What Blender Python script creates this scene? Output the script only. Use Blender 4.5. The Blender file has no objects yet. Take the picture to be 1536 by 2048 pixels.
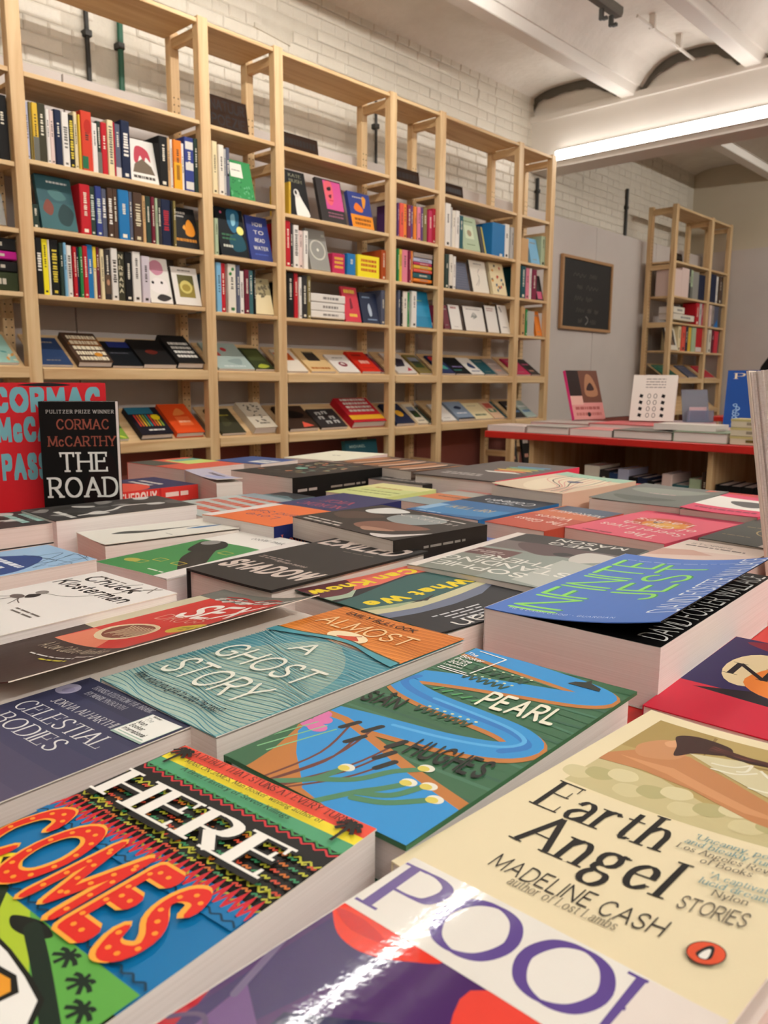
# Bookshop: a table of books close up, a long pine bookcase on a painted brick wall behind
import bpy, bmesh, math, random
from mathutils import Vector, Matrix
from mathutils.geometry import tessellate_polygon
rnd = random.Random(7)
SC = bpy.context.scene
COL = SC.collection
CZ = 1.15                      # eye height; heights below are written relative to it
# ------------------------------------------------------------------ camera
cam_d = bpy.data.cameras.new('camera'); cam = bpy.data.objects.new('camera', cam_d); COL.objects.link(cam)
R_ = Matrix(((0.681606, 0.118382, -0.722080), (-0.731703, 0.116869, -0.671530), (0.004892, 0.986067, 0.166279)))
cam.matrix_world = Matrix.Translation((0, 0, CZ)) @ R_.to_4x4()
cam_d.sensor_fit = 'VERTICAL'; cam_d.sensor_height = 48.0; cam_d.sensor_width = 36.0
cam_d.lens = 1585.89 / 2048 * 48.0
cam_d.clip_start = 0.01
cam_d.dof.use_dof = True; cam_d.dof.focus_distance = 0.66; cam_d.dof.aperture_fstop = 22.0
SC.camera = cam
# ------------------------------------------------------------------ world, view
w = bpy.data.worlds.new('world'); SC.world = w; w.use_nodes = True
w.node_tree.nodes['Background'].inputs[0].default_value = (1.0, 0.93, 0.86, 1)
w.node_tree.nodes['Background'].inputs[1].default_value = 0.03
SC.view_settings.view_transform = 'Standard'; SC.view_settings.look = 'None'
SC.view_settings.exposure = 0.16; SC.view_settings.gamma = 1.0; SC.view_settings.use_curve_mapping = False
LED = 52.0                      # strength of the ceiling tubes
LED_BEAM = 17.0                # strength of the light strip along the beam

# ------------------------------------------------------------------ colour and materials
def lin(c):
    c /= 255.0
    return c / 12.92 if c <= 0.04045 else ((c + 0.055) / 1.055) ** 2.4
def hx(s):
    s = s.lstrip('#')
    if len(s) == 3: s = ''.join(a + a for a in s)
    return tuple(lin(int(s[i:i + 2], 16)) for i in (0, 2, 4))
def mat(name):
    m = bpy.data.materials.new(name); m.use_nodes = True
    nt = m.node_tree
    return m, nt, nt.nodes['Principled BSDF']
def nd(nt, typ, **kw):
    n = nt.nodes.new(typ)
    for k, v in kw.items():
        if k in n.inputs: n.inputs[k].default_value = v
        else: setattr(n, k, v)
    return n
def L(nt, a, b): nt.links.new(a, b)
def ramp(nt, stops):
    r = nt.nodes.new('ShaderNodeValToRGB'); e = r.color_ramp.elements
    while len(e) > 1: e.remove(e[-1])
    e[0].position, e[0].color = stops[0][0], (*hx(stops[0][1]), 1)
    for p, c in stops[1:]:
        k = e.new(p); k.color = (*hx(c), 1)
    return r
def coords(nt, scale, rand=True):
    tc = nd(nt, 'ShaderNodeTexCoord'); mp = nd(nt, 'ShaderNodeMapping'); mp.inputs['Scale'].default_value = scale
    if rand:
        oi = nd(nt, 'ShaderNodeObjectInfo'); ml = nd(nt, 'ShaderNodeMath', operation='MULTIPLY'); ml.inputs[1].default_value = 37.0
        va = nd(nt, 'ShaderNodeVectorMath', operation='ADD')
        L(nt, oi.outputs['Random'], ml.inputs[0]); L(nt, tc.outputs['Object'], va.inputs[0]); L(nt, ml.outputs[0], va.inputs[1])
        L(nt, va.outputs[0], mp.inputs['Vector'])
    else: L(nt, tc.outputs['Object'], mp.inputs['Vector'])
    return mp.outputs[0]
def bump(nt, b, h, strength, dist=0.002):
    bn = nd(nt, 'ShaderNodeBump'); bn.inputs['Strength'].default_value = strength; bn.inputs['Distance'].default_value = dist
    L(nt, h, bn.inputs['Height']); L(nt, bn.outputs[0], b.inputs['Normal'])
def wood(name, sc, light='#d9b98a', dark='#c49b6c'):
    m, nt, b = mat(name)
    v = coords(nt, sc)
    n = nd(nt, 'ShaderNodeTexNoise', Scale=1.0, Detail=4.0, Roughness=0.55, Distortion=0.6); L(nt, v, n.inputs['Vector'])
    r = ramp(nt, [(0.3, dark), (0.55, light), (0.8, '#e2c79c')]); L(nt, n.outputs['Fac'], r.inputs[0])
    v2 = coords(nt, tuple(0.55 if a < 3 else 4.5 for a in sc))
    k = nd(nt, 'ShaderNodeTexVoronoi', Scale=1.9, Randomness=1.0); L(nt, v2, k.inputs['Vector'])
    kr = ramp(nt, [(0.0, '#ffffff'), (0.045, '#cccccc'), (0.11, '#000000')]); L(nt, k.outputs['Distance'], kr.inputs[0])
    mx = nd(nt, 'ShaderNodeMix', data_type='RGBA'); L(nt, kr.outputs[0], mx.inputs[0]); L(nt, r.outputs[0], mx.inputs[6])
    mx.inputs[7].default_value = (*hx('#8a5a30'), 1)
    L(nt, mx.outputs[2], b.inputs['Base Color']); b.inputs['Roughness'].default_value = 0.55
    return m
W_X = wood('pine_along', (1.6, 26, 26)); W_Z = wood('pine_upright', (26, 26, 1.6)); W_Y = wood('pine_deep', (26, 1.6, 26))
def plaster(name, col, col2, sc=3.0, rough=0.85, bs=0.25, bscale=40):
    m, nt, b = mat(name)
    v = coords(nt, (1, 1, 1), False)
    n = nd(nt, 'ShaderNodeTexNoise', Scale=sc, Detail=5.0, Roughness=0.6); L(nt, v, n.inputs['Vector'])
    r = ramp(nt, [(0.3, col2), (0.62, col)]); L(nt, n.outputs['Fac'], r.inputs[0]); L(nt, r.outputs[0], b.inputs['Base Color'])
    n2 = nd(nt, 'ShaderNodeTexNoise', Scale=bscale, Detail=3.0); L(nt, v, n2.inputs['Vector'])
    bump(nt, b, n2.outputs['Fac'], bs, 0.01); b.inputs['Roughness'].default_value = rough
    return m
M_BRICK = plaster('painted_brick', '#ded6c8', '#d2cabb', 2.0, 0.42, 0.5, 45)
M_MORTAR = plaster('painted_mortar', '#d2cabb', '#c6bdad', 3.0, 0.6, 0.5, 60)  # a little darker than the bricks: joint shade put into the colour
M_BOARD = plaster('painted_board', '#cfc6c0', '#c8beb8', 1.2, 0.7, 0.05)
M_LOWBOARD = plaster('board_red_bounce', '#8a4a40', '#80443a', 1.2, 0.7, 0.05)  # table's red bounce and shade painted into the board colour
M_CEIL = plaster('ceiling_plaster', '#ece6dd', '#ddd5ca', 2.2, 0.8, 0.5, 22)
M_BEAM = plaster('beam_paint', '#ebe5dc', '#e4ddd4', 0.8, 0.6, 0.05)
M_END = plaster('end_wall_paint', '#d2c7b2', '#cabfa8', 0.7, 0.8, 0.1)
M_FLOOR = plaster('concrete_floor', '#5c5650', '#4c4741', 2.0, 0.6, 0.2)
M_FAR = plaster('shop_wall_paint', '#c8c0b4', '#bcb3a6', 0.8, 0.8, 0.1)
M_GREY = plaster('grey_paint_gap_shade', '#6a655c', '#605b52', 3.0, 0.8, 0.1)  # lamp metal, and the painted dark of the gaps over the cross beam
def flat(name, col, rough=0.5, metal=0.0, spec=0.5):
    m, nt, b = mat(name)
    v = coords(nt, (1, 1, 1)); n = nd(nt, 'ShaderNodeTexNoise', Scale=30.0, Detail=2.0); L(nt, v, n.inputs['Vector'])
    c = hx(col); r = nd(nt, 'ShaderNodeMix', data_type='RGBA'); L(nt, n.outputs['Fac'], r.inputs[0])
    r.inputs[6].default_value = (*[a * 0.9 for a in c], 1); r.inputs[7].default_value = (*[min(1, a * 1.08) for a in c], 1)
    L(nt, r.outputs[2], b.inputs['Base Color'])
    b.inputs['Roughness'].default_value = rough; b.inputs['Metallic'].default_value = metal; b.inputs['Specular IOR Level'].default_value = spec
    return m
M_RED = flat('red_table_paint', '#c5231c', 0.35)
M_BLACKPIPE = flat('black_pipe', '#26241f', 0.5); M_GREENPIPE = flat('green_pipe', '#1f5a43', 0.5)
M_CHALK = flat('blackboard', '#1d1b1a', 0.7); M_FRAME = flat('oak_frame', '#b0865c', 0.5)
M_SIGN = flat('dark_sign', '#33241c', 0.9, 0, 0.1); M_CLOTH = flat('black_cloth', '#0b0b0c', 0.9)
def printed(name, rough, spec=0.5, grain=0.0, gscale=900, coat=0.0):
    m, nt, b = mat(name)
    a = nd(nt, 'ShaderNodeVertexColor', layer_name='Col'); L(nt, a.outputs['Color'], b.inputs['Base Color'])
    b.inputs['Roughness'].default_value = rough; b.inputs['Specular IOR Level'].default_value = spec
    if coat: b.inputs['Coat Weight'].default_value = coat; b.inputs['Coat Roughness'].default_value = 0.07
    if grain:
        v = coords(nt, (1, 1, 1), False); n = nd(nt, 'ShaderNodeTexNoise', Scale=gscale, Detail=2.0); L(nt, v, n.inputs['Vector'])
        bump(nt, b, n.outputs['Fac'], grain, 0.0006)
    return m
M_PRINT = printed('matt_print', 0.45, 0.16)
M_GLOSS = printed('gloss_print', 0.05, 0.25, 0.05, 260)
M_SPINE = printed('spine_print', 0.5, 0.16)
def pages_mat(name, c1, c2):
    m, nt, b = mat(name)
    v = coords(nt, (6, 6, 900)); n = nd(nt, 'ShaderNodeTexNoise', Scale=1.0, Detail=3.0); L(nt, v, n.inputs['Vector'])
    r = ramp(nt, [(0.3, c2), (0.65, c1)]); L(nt, n.outputs['Fac'], r.inputs[0]); L(nt, r.outputs[0], b.inputs['Base Color'])
    b.inputs['Roughness'].default_value = 0.8; bump(nt, b, n.outputs['Fac'], 0.2, 0.0004)
    return m
M_PAGES = pages_mat('page_edges', '#e2d8d0', '#d6cac0'); M_PAGEW = pages_mat('white_page_edges', '#e6deda', '#dcd3ce')
def emit(name, col, s):
    m = bpy.data.materials.new(name); m.use_nodes = True; nt = m.node_tree; nt.nodes.clear()
    e = nd(nt, 'ShaderNodeEmission'); e.inputs[0].default_value = (*hx(col), 1); e.inputs[1].default_value = s
    o = nd(nt, 'ShaderNodeOutputMaterial'); L(nt, e.outputs[0], o.inputs[0]); return m
M_LED = emit('tube_light', '#fbf8f2', LED); M_LEDB = emit('beam_strip_light', '#fffaf4', LED_BEAM)

# ------------------------------------------------------------------ mesh helpers
class MB:
    def __init__(s): s.v = []; s.f = []; s.c = []
    def face(s, pts, col=None):
        n = len(s.v); s.v += [tuple(p) for p in pts]; s.f.append(tuple(range(n, n + len(pts)))); s.c.append(col)
    def box(s, x0, x1, y0, y1, z0, z1, col=None):
        n = len(s.v)
        s.v += [(x, y, z) for z in (z0, z1) for y in (y0, y1) for x in (x0, x1)]
        for q in ((0, 2, 3, 1), (4, 5, 7, 6), (0, 1, 5, 4), (2, 6, 7, 3), (0, 4, 6, 2), (1, 3, 7, 5)):
            s.f.append(tuple(n + i for i in q)); s.c.append(col)
    def prism(s, prof, a0, a1, axis, col=None):
        # profile of (p, q) swept along an axis: 'x' (y,z), 'y' (x,z), 'z' (x,y)
        def P(p, t): return (t, p[0], p[1]) if axis == 'x' else (p[0], t, p[1]) if axis == 'y' else (p[0], p[1], t)
        n = len(s.v); k = len(prof)
        s.v += [P(p, a0) for p in prof] + [P(p, a1) for p in prof]
        for i in range(k):
            j = (i + 1) % k; s.f.append((n + i, n + j, n + k + j, n + k + i)); s.c.append(col)
        s.f.append(tuple(n + i for i in reversed(range(k)))); s.c.append(col)
        s.f.append(tuple(n + k + i for i in range(k))); s.c.append(col)
    def tube(s, p0, p1, r, seg=10, col=None):
        p0, p1 = Vector(p0), Vector(p1); d = (p1 - p0).normalized(); a = d.orthogonal().normalized(); b = d.cross(a)
        n = len(s.v)
        for p in (p0, p1):
            s.v += [tuple(p + (a * math.cos(6.28318 * i / seg) + b * math.sin(6.28318 * i / seg)) * r) for i in range(seg)]
        for i in range(seg):
            j = (i + 1) % seg; s.f.append((n + i, n + j, n + seg + j, n + seg + i)); s.c.append(col)
        s.f.append(tuple(n + i for i in reversed(range(seg)))); s.c.append(col); s.f.append(tuple(n + seg + i for i in range(seg))); s.c.append(col)
    def mesh(s, name, m, fix=True):
        me = bpy.data.meshes.new(name); me.from_pydata(s.v, [], s.f)
        if any(c is not None for c in s.c):
            at = me.color_attributes.new('Col', 'FLOAT_COLOR', 'CORNER'); d = []
            for c, f in zip(s.c, s.f): d += [*(c or (0.8, 0.8, 0.8)), 1.0] * len(f)
            at.data.foreach_set('color', d)
        if fix:
            bm = bmesh.new(); bm.from_mesh(me); bmesh.ops.recalc_face_normals(bm, faces=bm.faces); bm.to_mesh(me); bm.free()
        me.materials.append(m); return me
    def build(s, name, m, parent=None, loc=(0, 0, 0), bevel=0.0, smooth=False, fix=True):
        me = s.mesh(name, m, fix)
        if bevel:
            bm = bmesh.new(); bm.from_mesh(me)
            bmesh.ops.bevel(bm, geom=list(bm.edges), offset=bevel, segments=1, affect='EDGES'); bm.to_mesh(me); bm.free()
        if smooth:
            for p in me.polygons: p.use_smooth = True
        return link(name, me, parent, loc)
def link(name, me, parent=None, loc=(0, 0, 0)):
    o = bpy.data.objects.new(name, me); COL.objects.link(o); o.location = loc
    if parent: o.parent = parent
    return o
LABELS = {}
def tag(o, label, cat, group=None):
    n = LABELS.get(label, 0); LABELS[label] = n + 1
    o['label'] = label; o['category'] = cat
    if group: o['group'] = group
    return o
def thing(name, label, cat, loc, rot=(0, 0, 0), group=None):
    o = bpy.data.objects.new(name, None); COL.objects.link(o); o.location = (loc[0], loc[1], loc[2] + CZ); o.rotation_euler = rot
    o.empty_display_size = 0.05
    return tag(o, label, cat, group)
def struct(o): o['kind'] = 'structure'; return o

# ------------------------------------------------------------------ drawn lettering: pen strokes on letter skeletons (cap height 10)
GL = {}
def _g(txt):
    for ln in txt.strip().split('\n'):
        ch, wd, st = ln.split(' ', 2); S = []
        for s in st.split('/'):
            k = 'l'
            if s[0] in '~o': k = s[0]; s = s[1:]
            S.append((k, [tuple(float(a) for a in p.split(',')) for p in s.split()]))
        GL[ch] = (float(wd), S)
_g('''A 9 0,0 4.5,10/9,0 4.5,10/1.6,3.6 7.4,3.6
B 7 0,0 0,10/~0,10 4,10 6,8.9 6,6.5 4,5.3 0,5.3/~0,5.3 4.2,5.3 6.8,4.2 6.8,1.3 4.4,0 0,0
C 8.2 ~8,8 6.6,9.6 4.6,10 1.8,8.8 0,5 1.8,1.2 4.6,0 6.8,.5 8.2,2.2
D 8.3 0,0 0,10/~0,10 3.5,10 7,8.6 8.3,5 7,1.4 3.5,0 0,0
E 6.4 0,0 0,10/0,10 6.2,10/0,0 6.4,0/0,5.3 5,5.3
F 6.2 0,0 0,10/0,10 6.2,10/0,5.3 5,5.3
G 8.6 ~8,8 6.6,9.6 4.6,10 1.8,8.8 0,5 1.8,1.2 4.6,0 6.8,.4 8.3,2/8.3,4.4 8.3,1.6/5.4,4.4 8.3,4.4
H 8.2 0,0 0,10/8.2,0 8.2,10/0,5.2 8.2,5.2
I .1 0,0 0,10
J 4.4 4.4,10 4.4,2.6/~4.4,2.6 4,.8 2.4,0 .8,.3 0,1.6
K 7.8 0,0 0,10/7.4,10 0,4.4/2.4,6.2 7.8,0
L 6 0,10 0,0/0,0 6,0
M 10.4 0,0 .4,10/.4,10 5.2,1/5.2,1 10,10/10,10 10.4,0
N 8.4 0,0 0,10/0,10 8.4,0/8.4,0 8.4,10
O 10 o5,10 1.6,8.7 0,5 1.6,1.3 5,0 8.4,1.3 10,5 8.4,8.7
P 6.8 0,0 0,10/~0,10 4,10 6.4,9 6.8,7.2 5.8,5.2 3.6,4.6 0,4.6
Q 10 o5,10 1.6,8.7 0,5 1.6,1.3 5,0 8.4,1.3 10,5 8.4,8.7/5.6,2.8 9.6,-1.4
R 7.4 0,0 0,10/~0,10 4,10 6.4,9 6.8,7.3 5.8,5.4 3.6,4.8 0,4.8/3.2,4.8 7.4,0
S 6.5 ~6.2,8.2 5.2,9.6 3.4,10 1.2,9.2 .4,7.4 1.6,5.8 4.8,4.4 6.5,2.7 5.8,.8 3.4,0 1.4,.4 0,2
T 8 0,10 8,10/4,10 4,0
U 8.2 0,10 0,3.4/~0,3.4 .8,1 4.1,0 7.4,1 8.2,3.4/8.2,3.4 8.2,10
V 9 0,10 4.5,0/4.5,0 9,10
W 13 0,10 3.2,0/3.2,0 6.5,10/6.5,10 9.8,0/9.8,0 13,10
X 8.4 0,10 8.4,0/8.2,10 0,0
Y 8.6 0,10 4.3,4.8/8.6,10 4.3,4.8/4.3,4.8 4.3,0
Z 7.6 .2,10 7.4,10/7.4,10 0,0/0,0 7.6,0
a 5.4 ~.6,5.2 1.8,6.4 3.6,6.3 4.9,5 5,3.6/5,4.6 5,0/~5,3.8 2,3.4 .1,1.8 1,.1 3,.2 5,1.8
b 5.7 0,10 0,0/~0,4.6 1.6,6.3 4,6.2 5.7,3.2 4,.1 1.6,0 0,1.6
c 5 ~4.8,5 3.6,6.3 2.2,6.4 .4,5 0,3.1 .6,1 2.4,0 4,.3 5,1.6
d 5.7 5.6,10 5.6,0/~5.6,4.6 4,6.3 1.8,6.2 0,3.2 1.8,.1 4,0 5.6,1.6
e 5.4 .1,3.5 5.3,3.5/~5.3,3.5 4.9,5.4 2.9,6.4 .7,5.2 0,3.1 .9,.8 2.9,0 5.2,1.4
f 3.4 ~3.8,9.4 2.6,10 1.4,9 1.3,7/1.3,8 1.3,0/0,6.3 3.2,6.3
g 5.8 o2.7,6.4 .6,5.4 .6,3.4 2.7,2.5 4.8,3.4 4.8,5.4/~4.4,5.6 5.2,6.4 6,6.3/~1.2,2.9 .6,1.6 2,.8 4.8,.4 5.6,-1.2 4,-2.9 1.4,-2.9 0,-1.6 .4,-.2 1.6,.7
h 5.2 0,10 0,0/~0,4.4 1.8,6.3 3.8,6.2 5,4.6 5.1,3/5.1,3.4 5.1,0
i .4 0,6.4 0,0/0,8.9 0,9.3
j 1 1,6.4 1,-1/~1,-1 .4,-2.6 -.8,-2.8/1,8.9 1,9.3
k 5.2 0,10 0,0/4.8,6.4 0,2.6/1.8,3.9 5.2,0
l .4 0,10 0,0
m 8.4 0,6.4 0,0/~0,4.6 1.6,6.3 3.2,6.1 4.1,4/4.2,4.4 4.2,0/~4.2,4.6 5.8,6.3 7.4,6.1 8.3,4/8.4,4.4 8.4,0
n 5.1 0,6.4 0,0/~0,4.4 1.8,6.3 3.8,6.2 5,4.6 5.1,3/5.1,3.4 5.1,0
o 6 o3,6.4 .8,5.4 0,3.2 .8,1 3,0 5.2,1 6,3.2 5.2,5.4
p 5.7 0,6.4 0,-3/~0,4.6 1.6,6.3 4,6.2 5.7,3.2 4,.1 1.6,0 0,1.6
q 5.7 5.6,6.4 5.6,-3/~5.6,4.6 4,6.3 1.8,6.2 0,3.2 1.8,.1 4,0 5.6,1.6
r 3.6 0,6.4 0,0/~0,4 1.2,6 2.6,6.5 3.6,6
s 4.2 ~4,5.2 3,6.2 1.6,6.3 .4,5.2 1,3.8 3.2,2.8 4.2,1.5 3,.1 1.4,.1 0,1.3
t 3.3 1.3,8.6 1.3,1.4/~1.3,1.8 1.9,.2 3.4,.5/0,6.3 3.2,6.3
u 5.1 0,6.4 0,2.4/~0,2.6 .8,.2 2.8,0 5,2/5.1,6.4 5.1,0
v 5.4 0,6.4 2.7,0/2.7,0 5.4,6.4
w 8.4 0,6.4 2.1,0/2.1,0 4.2,6.4/4.2,6.4 6.3,0/6.3,0 8.4,6.4
x 5 0,6.4 5,0/5,6.4 0,0
y 5.4 0,6.4 2.7,0/5.4,6.4 1.4,-3
z 4.8 0,6.4 4.8,6.4/4.8,6.4 0,0/0,0 4.8,0
0 6.4 o3.2,10 .8,8.4 0,5 .8,1.6 3.2,0 5.6,1.6 6.4,5 5.6,8.4
2 6 ~.2,7.6 1,9.5 3,10 5.2,9.2 5.6,7 3.8,4 0,0/0,0 6,0
3 6 ~.4,8.8 2.6,10 5.2,8.8 5,6.2 2.6,5.3/~2.6,5.3 5.6,4.4 5.8,1.6 3,0 0,1.2
. .4 0,0 0,.4
, .4 .4,.4 0,-1.4
' .4 .3,10 0,7.8
? 5 ~0,8 1,9.8 3,10 4.8,8.6 4.4,6.4 2.6,4.8 2.4,3/2.4,.4 2.4,0
- 3 0,4 3,4
^ 4 0,11 2,13/2,13 4,11
& 8 ~8,0 2,7.2 2.2,9.4 4,10 5.4,8.6 4.4,6.6 .6,3.4 .8,.8 3.4,0 6,1.6 7.6,4.8''')
GL['Â'] = (9, GL['A'][1] + [('l', [(2.4, 11.3), (4.5, 13.2)]), ('l', [(4.5, 13.2), (6.6, 11.3)])])
GL['Ë'] = (6.4, GL['E'][1] + [('l', [(1.6, 12), (1.6, 12.3)]), ('l', [(4.4, 12), (4.4, 12.3)])])
STY = {  # half nib width, half nib height, square nib, serifs, wobble
    'serif': (.85, .24, 1, 1, 0), 'fine': (.62, .16, 1, 1, 0), 'didot': (.85, .16, 1, 1, 0), 'sans': (.75, .7, 1, 0, 0),
    'bold': (1.25, 1.1, 1, 0, 0), 'fat': (1.75, 1.5, 1, 0, 0), 'thin': (.34, .34, 0, 0, 0), 'light': (.5, .5, 0, 0, 0), 'pale': (.62, .6, 0, 0, 0),
    'hand': (.5, .5, 0, 0, .35), 'brush': (1.0, .95, 0, 0, .35), 'heavy': (1.25, .34, 1, 1, 0), 'marquee': (1.05, 1.25, 0, 0, 0), 'outline': (1.5, 1.7, 0, 0, 0), 'slab': (.8, .5, 1, 1, 0)}
def catmull(P, closed, n):
    out = []; N = len(P)
    rng = range(N) if closed else range(N - 1)
    for i in rng:
        p1, p2 = P[i], P[(i + 1) % N]
        p0 = P[i - 1] if (closed or i) else p1
        p3 = P[(i + 2) % N] if (closed or i + 2 < N) else p2
        for k in range(n):
            t = k / n; a = []
            for d in (0, 1):
                a.append(.5 * (2 * p1[d] + (p2[d] - p0[d]) * t + (2 * p0[d] - 5 * p1[d] + 4 * p2[d] - p3[d]) * t * t + (3 * p1[d] - p0[d] - 3 * p2[d] + p3[d]) * t ** 3))
            out.append(tuple(a))
    out.append(P[0] if closed else P[-1])
    return out
def nib_half(nx, ny, a, b, sq): return a * abs(nx) + b * abs(ny) if sq else math.hypot(a * nx, b * ny)
def pen(pts, a, b, sq, caps=True):
    """polygons of a nib a x b dragged along pts"""
    out = []; n = len(pts); O = []
    for i, p in enumerate(pts):
        q0 = pts[max(0, i - 1)]; q1 = pts[min(n - 1, i + 1)]; dx, dy = q1[0] - q0[0], q1[1] - q0[1]; l = math.hypot(dx, dy) or 1
        nx, ny = -dy / l, dx / l; h = nib_half(nx, ny, a, b, sq); O.append((nx * h, ny * h))
    for i in range(n - 1):
        p, q, u, v = pts[i], pts[i + 1], O[i], O[i + 1]
        out.append([(p[0] - u[0], p[1] - u[1]), (q[0] - v[0], q[1] - v[1]), (q[0] + v[0], q[1] + v[1]), (p[0] + u[0], p[1] + u[1])])
    for p in (pts[0], pts[-1]) if caps else ():
        if sq: out.append([(p[0] - a, p[1] - b), (p[0] + a, p[1] - b), (p[0] + a, p[1] + b), (p[0] - a, p[1] + b)])
        else: out.append([(p[0] + a * math.cos(k * .7854), p[1] + b * math.sin(k * .7854)) for k in range(8)])
    return out
def text_polys(txt, style, gap=2.4, res=3):
    a, b, sq, ser, wob = STY[style]; x = 0; out = []
    for ch in txt:
        if ch == ' ': x += 4.5; continue
        if ch not in GL: continue
        wd, S = GL[ch]
        ends = [p for k, P in S if k == 'l' for p in (P[0], P[-1])]
        dx, dy = (rnd.uniform(-wob, wob), rnd.uniform(-wob, wob)) if wob else (0, 0)
        for k, P in S:
            pts = P if k == 'l' else catmull(P, k == 'o', res)
            polys = pen(pts, a, b, sq)
            if ser and k == 'l':
                for p, q in ((P[0], P[-1]), (P[-1], P[0])):
                    ex, ey = p[0] - q[0], p[1] - q[1]
                    if abs(ey) > abs(ex) and p[1] in (0, 10, 6.4, -3):
                        if abs(ex) > .5 and ends.count(p) > 1: continue
                        polys.append([(p[0] - a - 1.1, p[1] - b), (p[0] + a + 1.1, p[1] - b), (p[0] + a + 1.1, p[1] + b), (p[0] - a - 1.1, p[1] + b)])
                    elif abs(ey) < .1 and abs(ex) > 2 and ends.count(p) == 1 and ch in 'ETFLZC':
                        s = -1 if p[1] > 8 else 1
                        polys.append([(p[0] - b * 1.3, p[1]), (p[0] + b * 1.3, p[1]), (p[0] + b * 1.3, p[1] + s * 2.2), (p[0] - b * .6, p[1] + s * 2.2)])
            out += [[(q[0] + x + dx, q[1] + dy) for q in pl] for pl in polys]
        x += wd + gap * .75 + 2 * a - .2
    return out, max(x - gap, 1)
def skeleton_pts(txt, gap=2.4, style='marquee'):
    a = STY[style][0]; x = 0; out = []
    for ch in txt:
        wd, S = GL[ch]
        for k, P in S:
            pts = P if k == 'l' else catmull(P, k == 'o', 4)
            acc = 1.2; prev = pts[0]
            for p in pts[1:]:
                d = math.hypot(p[0] - prev[0], p[1] - prev[1]); t = 0
                while acc + d - t >= 2.6 and d > 0:
                    t += 2.6 - acc; acc = 0; out.append((x + prev[0] + (p[0] - prev[0]) * t / d, prev[1] + (p[1] - prev[1]) * t / d))
                acc += d - t; prev = p
        x += wd + gap * .75 + 2 * a - .2
    return out

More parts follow.
